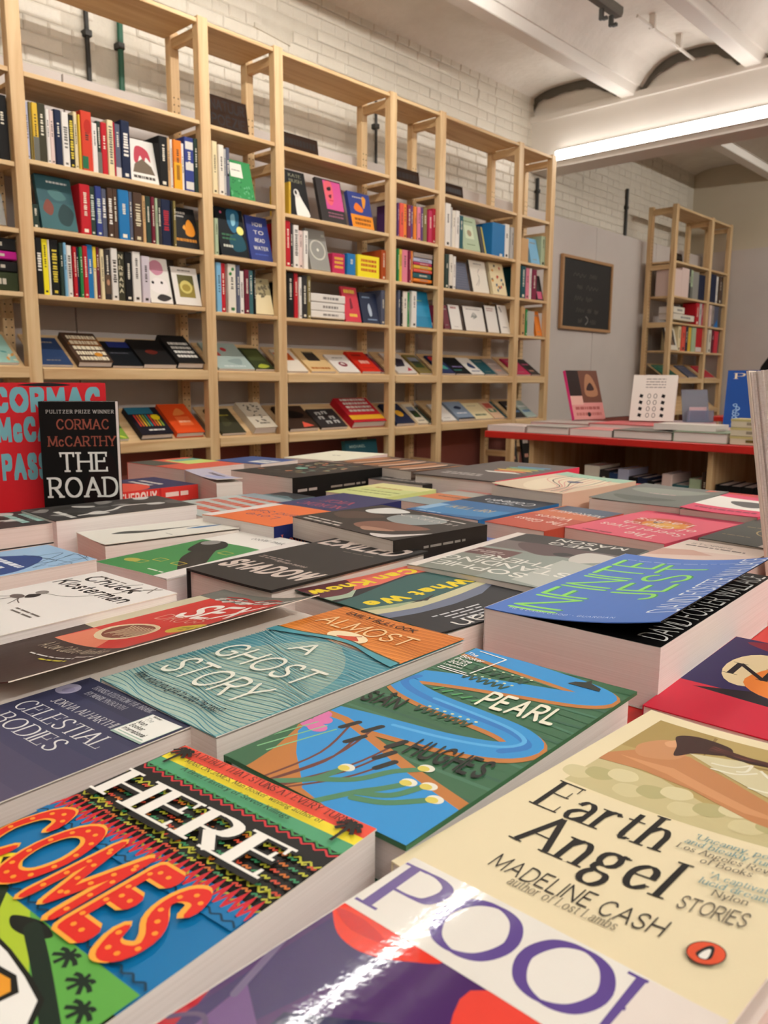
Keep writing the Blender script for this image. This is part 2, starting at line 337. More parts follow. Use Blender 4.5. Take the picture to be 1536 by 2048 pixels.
# ------------------------------------------------------------------ printed covers: flat ink on a sheet that may bend
def clip(poly, ax, val, keep_less):
    out = []; n = len(poly)
    for i in range(n):
        p, q = poly[i], poly[(i + 1) % n]; a, b = p[ax] - val, q[ax] - val
        if keep_less: a, b = -a, -b
        if a >= 0: out.append(p)
        if (a >= 0) != (b >= 0):
            t = a / (a - b); out.append((p[0] + (q[0] - p[0]) * t, p[1] + (q[1] - p[1]) * t))
    return out
STEP = 2e-5                    # thickness of one layer of ink
class Sheet:
    ua, ub, va, vb, inc = 0.0, 1.0, 0.0, 1.0, .4
    def __init__(s, w, l, bend=None, strips=None):
        s.w, s.l, s.bend = w, l, bend; s.n = 0; s.mb = MB(); s.tb = MB()
        s.cut = strips if strips else ([i / 14 for i in range(1, 14)] if bend else [])
    def arc(s, x, z):
        u0, k = s.bend[0] * s.w, s.bend[1] / ((1 - s.bend[0]) * s.w); d = x - u0
        if d <= 0: return (x, z)
        return (u0 + math.sin(k * d) / k - z * math.sin(k * d), (1 - math.cos(k * d)) / k + z * math.cos(k * d))
    def pos(s, x, y, lay):
        z = lay * STEP
        if not s.bend: return (x, y, z)
        n = len(s.cut) + 1; i = min(n - 1, max(0, int(x / s.w * n))); t = x / s.w * n - i     # flat facets between the cuts
        a, b = s.arc(i / n * s.w, z), s.arc((i + 1) / n * s.w, z)
        return (a[0] + (b[0] - a[0]) * t, y, a[1] + (b[1] - a[1]) * t)
    def ink(s, polys, col, txt=False):
        s.n += s.inc; mb = s.tb if txt else s.mb
        c = hx(col) if isinstance(col, str) else col
        for p in polys:
            s.n += .1
            for ax, v, less in ((0, 0, 0), (0, s.w, 1), (1, 0, 0), (1, s.l, 1)):
                p = clip(p, ax, v, less)
                if len(p) < 3: break
            if len(p) < 3: continue
            pieces = [p]
            if s.cut:
                xs = [q[0] for q in p]; lo, hi = min(xs), max(xs); ed = [0.0] + [t * s.w for t in s.cut] + [s.w]; pieces = []
                for a, b in zip(ed, ed[1:]):
                    if b <= lo or a >= hi: continue
                    q = clip(clip(p, 0, a, 0), 0, b, 1)
                    if len(q) > 2: pieces.append(q)
            for q in pieces: mb.face([s.pos(x, y, s.n) for x, y in q], c)
    # --- drawing in fractions of the sheet
    def X(s, p): return ((s.ua + s.ub * p[0]) * s.w, (s.va + s.vb * p[1]) * s.l)
    def rect(s, c, u0, v0, u1, v1): s.ink([[s.X((u0, v0)), s.X((u1, v0)), s.X((u1, v1)), s.X((u0, v1))]], c)
    def poly(s, c, *pts):
        P = [s.X(p) for p in pts]
        tri = tessellate_polygon([[Vector((a, b, 0)) for a, b in P]])
        s.ink([[P[i] for i in t] for t in tri], c)
    def blob(s, c, *pts):
        P = catmull([s.X(p) for p in pts], True, 5)[:-1]
        tri = tessellate_polygon([[Vector((a, b, 0)) for a, b in P]])
        s.ink([[P[i] for i in t] for t in tri], c)
    def ell(s, c, u, v, ru, rv=None, rot=0, seg=20):
        """ru, rv in metres"""
        rv = rv or ru; x, y = s.X((u, v)); cr, sr = math.cos(rot), math.sin(rot); P = []
        for k in range(seg):
            a = ru * math.cos(6.28318 * k / seg); b = rv * math.sin(6.28318 * k / seg); P.append((x + a * cr - b * sr, y + a * sr + b * cr))
        s.ink([P], c)
    def line(s, c, wd, *pts, smooth=True, n=5):
        P = [s.X(p) for p in pts]
        if smooth and len(P) > 2: P = catmull(P, False, n)
        s.ink(pen(P, wd / 2, wd / 2, 0, wd > .0024), c)
    def text(s, c, style, txt, u0, v0, u1, h, v1=None, up=False, gap=2.4, slant=0.0, res=3, flip=False):
        """fit txt between u0 and u1 on the baseline v0 (to v1), cap height h (fraction of the height); up: runs upwards from (u0,v0) to v=u1, cap height h of width"""
        polys, wd = text_polys(txt, style, gap, res)
        if up:
            a = Vector(s.X((u0, v0))); e = Vector((0, 1)); n = Vector((-1, 0)); k = (u1 - v0) * s.l / wd; hh = h * s.w / 10
        else:
            a = Vector(s.X((u0, v0))); b = Vector(s.X((u1, v0 if v1 is None else v1))); d = b - a; k = d.length / wd; e = d.normalized(); n = Vector((-e.y, e.x)); hh = h * s.l / 10
        s.ink([[tuple(a + e * ((x + slant * y) * k) + n * (y * hh)) for x, y in p] for p in polys], c, True)
        return a, e, n, k, hh
    def words(s, c, u0, u1, v, h, seed=1):
        """unreadable small print: short bars"""
        r = random.Random(seed); u = u0; P = []
        while u < u1 - .01:
            d = min(r.uniform(.04, .13), u1 - u); P.append([s.X((u, v)), s.X((u + d, v)), s.X((u + d, v + h)), s.X((u, v + h))]); u += d + .018
        s.ink(P, c, True)
    def merge(s):
        o = len(s.tb.v); s.tb.v += s.mb.v; s.tb.f += [tuple(i + o for i in f) for f in s.mb.f]; s.tb.c += s.mb.c
    def build(s, name, m, parent, loc=(0, 0, 0)): return s.mb.build(name, m, parent, loc, fix=False)
# ------------------------------------------------------------------ the room
YB, YP = 3.78, 3.64            # brick face, painted board face
XE = 9.05                      # end wall
XL, YF = -3.2, -3.6
ZF = -CZ
def S_(name, mb, m, loc=(0, 0, CZ), **k): return struct(mb.build(name, m, None, loc, **k))
mb = MB(); mb.box(XL, XE, YF, YB + .1, ZF - .1, ZF); S_('floor', mb, M_FLOOR)
mb = MB(); mb.box(XL, XE + .1, YB, YB + .12, ZF, 2.4); WALL_B = S_('wall_back', mb, M_MORTAR)
mb = MB(); mb.box(XE, XE + .12, YF, YB, ZF, 2.5); WALL_R = S_('wall_right', mb, M_END)
mb = MB(); mb.box(XL - .12, XL, YF, YB, ZF, 2.5); S_('wall_left', mb, M_FAR)
mb = MB(); mb.box(XL, XE, YF - .12, YF, ZF, 2.5); S_('wall_front', mb, M_FAR)
# shallow vaults between beams that run along the room
BEAMS = [2.94 - .875 * i for i in range(8)]
prof = []
y1 = YB
for i, yb in enumerate(BEAMS):
    y0 = yb + .085
    for k in range(15):
        t = k / 14; q = .16 + t * .84 if i == 0 else t
        prof.append((y1 + (y0 - y1) * t, 2.09 + .17 * (1 - abs(2 * q - 1) ** 3.2)))
    y1 = yb - .085
prof.append((YF, 2.2))
mb = MB()
for (a, za), (b, zb) in zip(prof, prof[1:]): mb.face([(XL, a, za), (XE, a, za), (XE, b, zb), (XL, b, zb)])
me_ = S_('ceiling', mb, M_CEIL, smooth=False)
for i, yb in enumerate(BEAMS):
    mb = MB(); mb.prism([(yb - .085, 2.12), (yb - .05, 2.035), (yb + .05, 2.035), (yb + .085, 2.12)], XL, XE, 'x'); S_('trim_%d' % (i + 1), mb, M_BEAM, bevel=.004)
# cross beam with the light strip, the wall above it, and grey bands painted for the dark gap under the vaults
XB = 5.78
mb = MB(); mb.prism([(XB, 1.70), (XB + .015, 1.655), (XB + .26, 1.655), (XB + .26, 2.06), (XB - .03, 2.06), (XB - .03, 2.015), (XB, 2.015)], YF, YB, 'y'); S_('trim_20', mb, M_BEAM)
def vault(y, lo=.0):
    for (a, za), (b, zb) in zip(prof, prof[1:]):
        if b <= y <= a: return za + (zb - za) * (a - y) / max(1e-6, a - b) - lo
    return 2.2
y1 = YB
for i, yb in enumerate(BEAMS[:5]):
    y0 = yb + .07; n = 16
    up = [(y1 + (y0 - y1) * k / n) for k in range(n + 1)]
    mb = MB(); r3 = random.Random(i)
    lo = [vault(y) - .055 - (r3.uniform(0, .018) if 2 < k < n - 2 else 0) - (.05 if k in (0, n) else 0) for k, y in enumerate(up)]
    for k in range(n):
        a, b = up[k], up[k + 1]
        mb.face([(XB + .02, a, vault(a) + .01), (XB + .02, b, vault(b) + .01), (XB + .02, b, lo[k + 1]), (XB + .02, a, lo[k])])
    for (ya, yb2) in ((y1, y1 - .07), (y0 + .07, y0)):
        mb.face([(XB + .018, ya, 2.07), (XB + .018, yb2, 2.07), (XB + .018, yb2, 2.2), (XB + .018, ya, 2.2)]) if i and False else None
    S_('trim_%d' % (30 + i), mb, M_GREY)  # solid grey drawn where the open gap only looks dark
    mb = MB()
    for k in range(n):
        a, b = up[k], up[k + 1]
        mb.face([(XB + .035, a, lo[k] + .02), (XB + .035, b, lo[k + 1] + .02), (XB + .035, b, 2.03), (XB + .035, a, 2.03)])
    S_('trim_%d' % (40 + i), mb, M_BEAM)
    y1 = yb - .07
# bricks of the upper wall: headers and stretchers, thickly painted
def brick_mesh(wd, seed):
    r = random.Random(seed); h = .0615; d = .0085; c = .008; mb = MB()
    j = lambda: r.uniform(-.0022, .0022)
    o = [(0, 0), (wd, 0), (wd, h), (0, h)]; n = [(c, c), (wd - c, c), (wd - c, h - c), (c, h - c)]
    back = [(x + j(), 0, z + j()) for x, z in o]; mid = [(x + j() * .6, -d * .45, z + j() * .6) for x, z in o]; fr = [(x, -d + j(), z) for x, z in n]
    for A, B in ((back, mid), (mid, fr)):
        for i in range(4): k = (i + 1) % 4; mb.face([A[i], A[k], B[k], B[i]])
    mb.face(fr); return mb
P_ = .065
BR = {}
for kind, wd in (('s', .223), ('h', .109)): BR[kind] = [brick_mesh(wd, q) for q in range(5)]
BM = {k: [b.mesh('brick', M_BRICK) for b in v] for k, v in BR.items()}
rest = MB(); nb = 0
cells = []
for row in range(14):
    z = 1.325 + row * P_; head = row % 2; st = .112 if head else .226
    x = .75 + (.056 if head else 0)
    while x < XE - .25:
        skip = any(a - st * .6 < x < b for a, b in ((2.0, 2.145), (3.80, 3.93)))
        if not skip or z > 1.66: cells.append((x, z, 'h' if head else 's'))
        x += st
cells.sort(key=lambda c: c[0])
for x, z, k in cells:
    if 2.98 < x < 3.24 and 1.88 < z < 2.0: continue
    q = rnd.randrange(5); dy = rnd.uniform(-.002, .002)
    if x > .85 and nb < 298: nb += 1; link('brick', BM[k][q], WALL_B, (x, YB + dy, z))
    else:
        b = BR[k][q]; o = len(rest.v)
        rest.v += [(a + x, c + YB + dy, d + z) for a, c, d in b.v]; rest.f += [tuple(o + i for i in f) for f in b.f]; rest.c += b.c
o = rest.build('brickwork', M_BRICK, WALL_B); o['kind'] = 'stuff'
mb = MB(); mb.box(2.985, 3.24, YB - .004, YB + .01, 1.88, 1.985)     # rough patch where bricks were cut out
mb.prism([(2.985, 1.905), (3.24, 1.88), (3.24, 1.9), (3.1, 1.925), (2.985, 1.93)], YB - .016, YB, 'y'); mb.build('patch', M_MORTAR, WALL_B)
# painted boards in front of the lower wall
xs = [-3.2, -.64, .58, 1.80, 3.02, 4.24, 5.46, 6.68, 7.90, XE]
for a, b in zip(xs, xs[1:]):
    mb = MB(); mb.box(a + .003, b - .003, YP, YB - .02, -.36, 1.335 + rnd.uniform(-.006, .006)); mb.build('panel', M_BOARD, WALL_B, bevel=.003)
    mb = MB(); mb.box(a + .003, b - .003, YP, YB - .02, ZF, -.363); mb.build('panel', M_LOWBOARD, WALL_B)  # low boards carry painted red bounce and shade
mb = MB(); mb.box(XE - .02, XE, 1.4, YB, ZF, 1.37); mb.build('panel', M_BOARD, WALL_R)
# pipes on the wall
def pipe(label, x, z0, z1, m, r=.011):
    t = thing('wall_pipe', label, 'pipe', (x, YB - .025, z0), group='pipes on the brick wall')
    mb = MB(); mb.tube((0, 0, 0), (rnd.uniform(-.006, .006), 0, z1 - z0), r); mb.build('tube', m, t, smooth=False)
    mb = MB(); mb.box(-.018, .018, -.016, .028, .6 * (z1 - z0), .6 * (z1 - z0) + .03); mb.build('bracket', M_BLACKPIPE, t, bevel=.003)
pipe('black vertical pipe beside the green pipe, above the first wide bay', 1.99, 1.335, 1.715, M_BLACKPIPE)
pipe('dark green vertical pipe above the first wide bay of the bookcase', 2.155, 1.335, 1.70, M_GREENPIPE, .014)
pipe('thin black pipe above the second wide bay of the bookcase', 3.945, 1.335, 1.75, M_BLACKPIPE, .009)
pipe('black pipe behind the end bay, close to the lit beam', 5.87, 1.335, 1.62, M_BLACKPIPE, .014)
pipe('black pipe on the dim brick wall past the blackboard', 7.44, 1.335, 1.80, M_BLACKPIPE, .014)
# ------------------------------------------------------------------ lamps
def tube_lamp(x0, x1, y, z, label, grp='tube lights along the ceiling', dark=0.03, m=None):
    t = thing('tube_lamp', label, 'lamp', (x0, y, z), group=grp); n = x1 - x0
    mb = MB(); mb.prism([(-.028, .03), (-.02, .012), (.02, .012), (.028, .03), (.028, .06), (-.028, .06)], 0, n, 'x'); mb.build('housing', M_GREY, t)
    mb = MB(); mb.tube((.03, 0, -.022), (n - dark, 0, -.022), .014, 10); mb.build('tube', m or M_LED, t)
    for a in (n - .09, n - .2):
        mb = MB(); mb.box(a, a + .02, -.01, .012, -.055, 0); mb.box(a, a + .02, -.035, -.008, -.06, -.045); mb.build('clip', M_BLACKPIPE, t)
    for a in (.25, n - .25):
        mb = MB(); mb.tube((a, 0, .06), (a, 0, vault(y) - z + .02), .006, 6); mb.build('hanger', M_GREY, t)
tube_lamp(1.0, 4.42, 2.34, 1.98, 'long ceiling tube lamp ending above the bookcase, two black clips on it', dark=.6, m=emit('tube_light_bright', '#fbf8f2', LED * 1.7))
tube_lamp(-2.4, 2.4, -.3, 1.98, 'long ceiling tube lamp over the near book table', m=emit('tube_light_table', '#fbf8f2', LED * .7))
tube_lamp(-2.4, 3.4, -2.0, 1.98, 'long unseen ceiling tube lamp at the back, added as frontal fill', m=emit('tube_light_fill', '#fbf8f2', LED * 2.6))  # out-of-view tube, strength raised to fill the front faces
tube_lamp(6.6, 8.6, .6, 1.95, 'ceiling tube lamp in the far room', m=emit('tube_light_far', '#fbf8f2', LED * 3.2))
t = thing('strip_light', 'bright white light strip along the foot of the cross beam', 'lamp', (XB - .022, -1.5, 1.70))
mb = MB(); mb.box(0, .02, 0, 5.03, -.006, .07); mb.build('channel', M_BEAM, t)
mb = MB(); mb.prism([(-.003, -.004), (-.02, .008), (-.02, .056), (-.003, .068)], .01, 5.02, 'y'); mb.build('diffuser', M_LEDB, t)
t = thing('ceiling_conduit', 'thin white conduit running along the second vault', 'conduit', (4.9, 2.47, 2.185))
mb = MB(); mb.tube((0, 0, 0), (.87, 0, -.01), .010, 8); mb.build('tube', M_BEAM, t)
for a in (.2, .6):
    mb = MB(); mb.box(a, a + .025, -.018, .018, -.012, .09); mb.build('clip', M_BEAM, t)
# ------------------------------------------------------------------ blackboard
t = thing('blackboard', 'wood framed blackboard with faint chalk lines on the grey wall', 'blackboard', (6.07, YP - .004, .425))
W_, H_ = .89, .615
mb = MB(); mb.box(.015, W_ - .015, -.016, 0, .015, H_ - .015); mb.build('slate', M_CHALK, t)
for a in ((0, W_, 0, .026), (0, W_, H_ - .026, H_), (0, .026, .026, H_ - .026), (W_ - .026, W_, .026, H_ - .026)):
    mb = MB(); mb.box(a[0], a[1], -.03, .0, a[2], a[3]); mb.build('frame', M_FRAME, t, bevel=.003)
sh = Sheet(W_, H_)
for j, (v, ws) in enumerate(((.76, ((.22, .46), (.54, .68))), (.6, ((.3, .4), (.48, .72))), (.44, ((.26, .42), (.48, .6))), (.28, ((.3, .46), (.52, .6), (.66, .74))), (.13, ((.34, .42), (.58, .7))))):
    for a, b in ws:
        n = 7; pts = [(a + (b - a) * k / n, v + (.025 if k % 2 else -.025) + rnd.uniform(-.01, .01)) for k in range(n + 1)]; sh.line('#5c5650', .006, *pts)
sh.line('#8a8580', .012, (.49, .2), (.53, .17), (.53, .13), (.49, .09))
o = sh.build('chalk_lettering', M_PRINT, t, (0, -.017, 0)); o.rotation_euler = (math.pi / 2, 0, 0)

# ------------------------------------------------------------------ pine bookcases
def cbox(name, m, parent, x0, x1, y0, y1, z0, z1, bv=.002):
    mb = MB(); cx, cy, cz = (x0 + x1) / 2, (y0 + y1) / 2, (z0 + z1) / 2
    mb.box(x0 - cx, x1 - cx, y0 - cy, y1 - cy, z0 - cz, z1 - cz); return mb.build(name, m, parent, (cx, cy, cz), bevel=bv)
YS = 3.30; YK = 3.58; PW = .056; PD = .044
def bookcase(label, posts, lev, zt, depth_back=YK, solid_end=False):
    t = thing('bookcase', label, 'bookcase', (0, 0, 0))
    for x in posts:
        cbox('front_post', W_Z, t, x, x + PW, YS, YS + PD, ZF, zt + .012)
        cbox('back_post', W_Z, t, x + .004, x + PW - .004, depth_back - PD, depth_back, ZF, zt + .012)
        for z in (zt - .045, 1.06, .52, -.0, -.55): cbox('rung', W_Y, t, x + .012, x + PW - .012, YS + PD, depth_back - PD, z - .022, z + .022)
    hb = MB()
    for x in posts:
        for k in range(int((zt - .25 + .5) / .032)):
            for u in (.016, .04): hb.box(x + u - .0028, x + u + .0028, depth_back - PD - .0006, depth_back - PD + .002, -.5 + k * .032, -.4944 + k * .032)
    o = hb.build('peg_holes', M_SIGN, t); o['kind'] = 'stuff'
    for i, (a, b) in enumerate(zip(posts, posts[1:])):
        x0, x1 = a + PW, b; s2, s3, s4, s5, lip6, lip7 = lev[i]
        for z in (zt, s2, s3, s4, s5, -.66): cbox('shelf', W_X, t, x0 + .001, x1 - .001, YS + .004, depth_back - .004, z - .019, z)
        for z in (lip6, lip7):
            cbox('shelf', W_X, t, x0 + .001, x1 - .001, YS + .012, depth_back - .03, z - .048, z - .032)
            cbox('lip', W_X, t, x0 + .001, x1 - .001, YS - .004, YS + .014, z - .045, z)
            mb = MB(); n = (x1 - x0) / 2 - .002; mb.box(-n, n, 0, .265, -.012, 0)
            o = mb.build('display_board', W_X, t, ((x0 + x1) / 2, YS + .018, z - .008), bevel=.002); o.rotation_euler = (math.radians(36), 0, 0)
    return t
POSTS = [.56, 1.419, 2.287, 2.733, 3.588, 4.045, 4.915, 5.345]
LEVS = [(1.175, .83, .58, .335, .04, -.29), (1.175, .852, .594, .332, .034, -.295), (1.17, .866, .585, .317, .028, -.297), (1.165, .84, .575, .315, .021, -.298),
        (1.155, .836, .577, .313, .018, -.302), (1.15, .836, .576, .316, .017, -.294), (1.15, .833, .578, .315, .017, -.30)]
bookcase('long pine bookcase with seven bays against the white brick wall', POSTS, LEVS, 1.612)
bookcase('short two-bay pine bookcase in the far room beyond the blackboard', [7.55, 8.42, 8.93], [(1.119, .797, .55, .282, .012, -.3)] * 2, 1.612)
# ------------------------------------------------------------------ books
PAL = dict(magenta='#b81c84', black='#1b1a1a', grey='#8e8c86', lavender='#aeb0c8', olive='#7a6c3c', mustard='#d8b23c', darkolive='#3c3a2a', white='#e4ded6', blush='#dcc4bc', navy='#1f2740',
    cream='#e2d2a8', redorange='#c8402a', darkgreen='#2c3c34', red='#b8202a', crimson='#a81c34', slate='#565a6c', tan='#c8a070', orange='#e0802c', indigo='#34407e', silver='#b4b2ae',
    teal='#3c6468', brown='#4c382c', blue='#2470a8', maroon='#6c2030', sage='#a8b898', charcoal='#34302f', yellow='#eedc28', skyblue='#7cb0d0', green='#2e8448', lilac='#cfc4cc',
    ivory='#e2dacb', night='#14181c', raspberry='#b82c54', rust='#a84a20', redpink='#c83444', purple='#5c3c70', coral='#d85444', wine='#7c2440', pink='#d87c90', tealdeep='#1c5058',
    taupe='#9a8c84', cerulean='#1c7ca4', navyblue='#2c4064', aqua='#9cc4b8', lime='#7ca03c', rainbow='#1c1a24', orangered='#d84c1c', paleblue='#a4b4ae', forest='#343c24', stone='#cfc4b0',
    whiterust='#e2d8c8', sand='#d8b884', scarlet='#cc2c1c', umber='#3c2a20', crimsonband='#b4202c', whitedark='#cfc8c0', landscape='#d8ccb4', bluered='#243058', bluegrey='#8494a8', peach='#d8b494', jade='#2c6450')
def dark(c): r = hx(c); return .3 * r[0] + .6 * r[1] + .1 * r[2] < .18
def spine_book(label, loc, w, h, d, col, group, spec='', rz=0, seed=0, cat='book', lean=0):
    """book standing with its spine to the front: x width, y depth, z height"""
    r = random.Random(seed); t = thing('book', label, cat, loc, (0, lean, rz), group); c = hx(col)
    w = max(w, .006); k = min(.003, w * .25)
    mb = MB(); pr = [(0, d), (0, k), (k, 0), (w - k, 0), (w, k), (w, d), (w - .0016, d), (w - .0016, .0035), (.0016, .0035), (.0016, d)]
    mb.prism(pr, 0, h, 'z', c); mb.build('cover', M_SPINE, t)
    mb = MB(); mb.box(.0018, w - .0018, .0037, d - .003, .003, h - .004); mb.build('page_block', M_PAGES, t)
    if w < .011: return t
    sh = Sheet(w, h); ink = '#e8e0cc' if dark(col) else '#3c342e'
    for key, v in (('yellow letters', '#d8c040'), ('white letters', '#ece6dc'), ('red letters', '#b02c38'), ('orange letters', '#d06c20'), ('cream letters', '#d8ccac'), ('grey letters', '#6c6862'), ('pale letters', '#c4ccc0')):
        if key in spec: ink = v
    if 'large cream letters' in spec:
        for i, ch in enumerate('NIRWANA'):
            sh.text('#d8ccac', 'sans', ch, .36 if ch == 'I' else .26, .86 - i * .115, .4 if ch == 'I' else .74, .075)
    elif w > .09:
        if 'letters' in spec:
            for v in (.28, .5, .7): sh.words('#e0b23c' if 'raspberry' in spec else '#c05a20', .15, .85, v, .12, seed)
    else:
        strong = 'letters' in spec; wd = .3 if strong else .16
        a = r.uniform(.72, .9); b = r.uniform(.2, .45) if strong else r.uniform(.35, .6); v = a; P = []
        while v > b:
            e = r.uniform(.018, .03) * (1.3 if strong else 1); q = wd * r.uniform(.7, 1)
            P.append([sh.X((.5 - q, v - e)), sh.X((.5 + q, v - e)), sh.X((.5 + q, v)), sh.X((.5 - q, v))]); v -= e + .012 + (.02 if r.random() < .2 else 0)
        sh.ink(P, ink)
        if r.random() < .6: sh.rect(ink, .3, .05, .7, .05 + .3 * w / h)
    if 'grey foot' in spec or 'grey green' in spec: sh.rect('#6a6a62', 0, 0, 1, .42)
    if 'white foot' in spec: sh.rect('#d8d0cc', .05, .02, .95, .2)
    if 'yellow below' in spec: sh.rect('#e2a82c', 0, 0, 1, .55); sh.words('#8a5a20', .3, .7, .2, .3, 1)
    if 'white squares' in spec:
        for v in (.05, .4, .78): sh.rect('#d8d4cc', .08, v, .92, v + .14)
    if 'orange red' in spec: sh.rect('#2c6a48', 0, .04, .55, .25); sh.ell('#b02c20', .6, .75, w * .35, h * .12)
    if 'green leaves' in spec:
        for v, u in ((.08, .6), (.8, .3), (.9, .6)): sh.ell('#3c7a40', u, v, w * .2, h * .035, .6)
    if 'painted portrait' in spec: sh.rect('#5a4838', 0, .12, 1, .5); sh.ell('#b8886a', .5, .35, w * .25, h * .06)
    if 'yellow top' in spec: sh.rect('#e2c83c', 0, .6, 1, 1)
    if 'dark spot' in spec: sh.ell('#181818', .5, .45, w * .3)
    if 'dark foot' in spec: sh.rect('#2c2a28', 0, 0, 1, .1)
    if 'blue foot' in spec: sh.poly('#2470b8', (0, 0), (1, 0), (.8, .4))
    if 'portrait' not in spec and 'blue binder' in spec: sh.rect('#d8d4cc', .6, .02, .8, .1)
    sh.merge()
    o = sh.tb.build('spine_lettering', M_SPINE, t, (0, -.0003, 0), fix=False); o.rotation_euler = (math.pi / 2, 0, 0)
    return t
def flat_book(name, label, loc, rot, W, Ln, T, col, draw=None, group=None, bend=None, hard=False, spine=None, pages=None, m=None, cat='book', inner='#e6ded2', order='ZXY', spine_draw=None, back=None, strips=None):
    """book lying with its front cover up: x from spine to fore-edge, y from foot to head, cover at z=0"""
    t = thing(name, label, cat, loc, (0, 0, 0), group); t.rotation_mode = 'XYZ'
    t.rotation_euler = rot; m = m or M_PRINT; pages = pages or M_PAGES
    th = .0026 if hard else .0008; ins = .004 if hard else .0006
    sh = Sheet(W, Ln, bend, strips); c = hx(col); ci = hx(inner); sc = hx(spine) if spine else c
    cb = MB(); ed = [0.0] + [k * W for k in sh.cut] + [W]; low = -th / STEP
    for a, b in zip(ed, ed[1:]):
        A, B = [[sh.pos(x, y, l) for x in (a, b)] for y, l in ((0, 0), (Ln, 0))]; D, E = [[sh.pos(x, y, l) for x in (a, b)] for y, l in ((0, low), (Ln, low))]
        cb.face([A[0], A[1], B[1], B[0]], c); cb.face([D[0], E[0], E[1], D[1]], ci); cb.face([D[0], D[1], A[1], A[0]], c); cb.face([E[0], B[0], B[1], E[1]], c)
        if b == W: cb.face([D[1], E[1], B[1], A[1]], ci if not hard else c)
    cb.box(-th * .7, 0, 0, Ln, -T, 0, sc)
    cb.box(0, W, 0, Ln, -T, -T + th, hx(back) if back else c)
    cb.build('cover', m, t, fix=False)
    mb = MB()
    mb.box(.0002, W - ins, ins, Ln - ins, -T + th + .0001, -th - .0002); mb.build('page_block', pages, t)
    if draw:
        sh.rect(col, 0, 0, 1, 1); draw(sh); sh.build('cover_print', m, t)
        if sh.tb.f: sh.tb.build('lettering', m, t, fix=False)
    if spine_draw:
        ss = Sheet(Ln, T); spine_draw(ss)
        for mbx in (ss.mb, ss.tb):
            if mbx.f:
                o = mbx.build('spine_lettering', m, t, (-th * .7 - .0003, Ln, -T), fix=False); o.rotation_euler = (math.pi / 2, 0, -math.pi / 2)
    return t
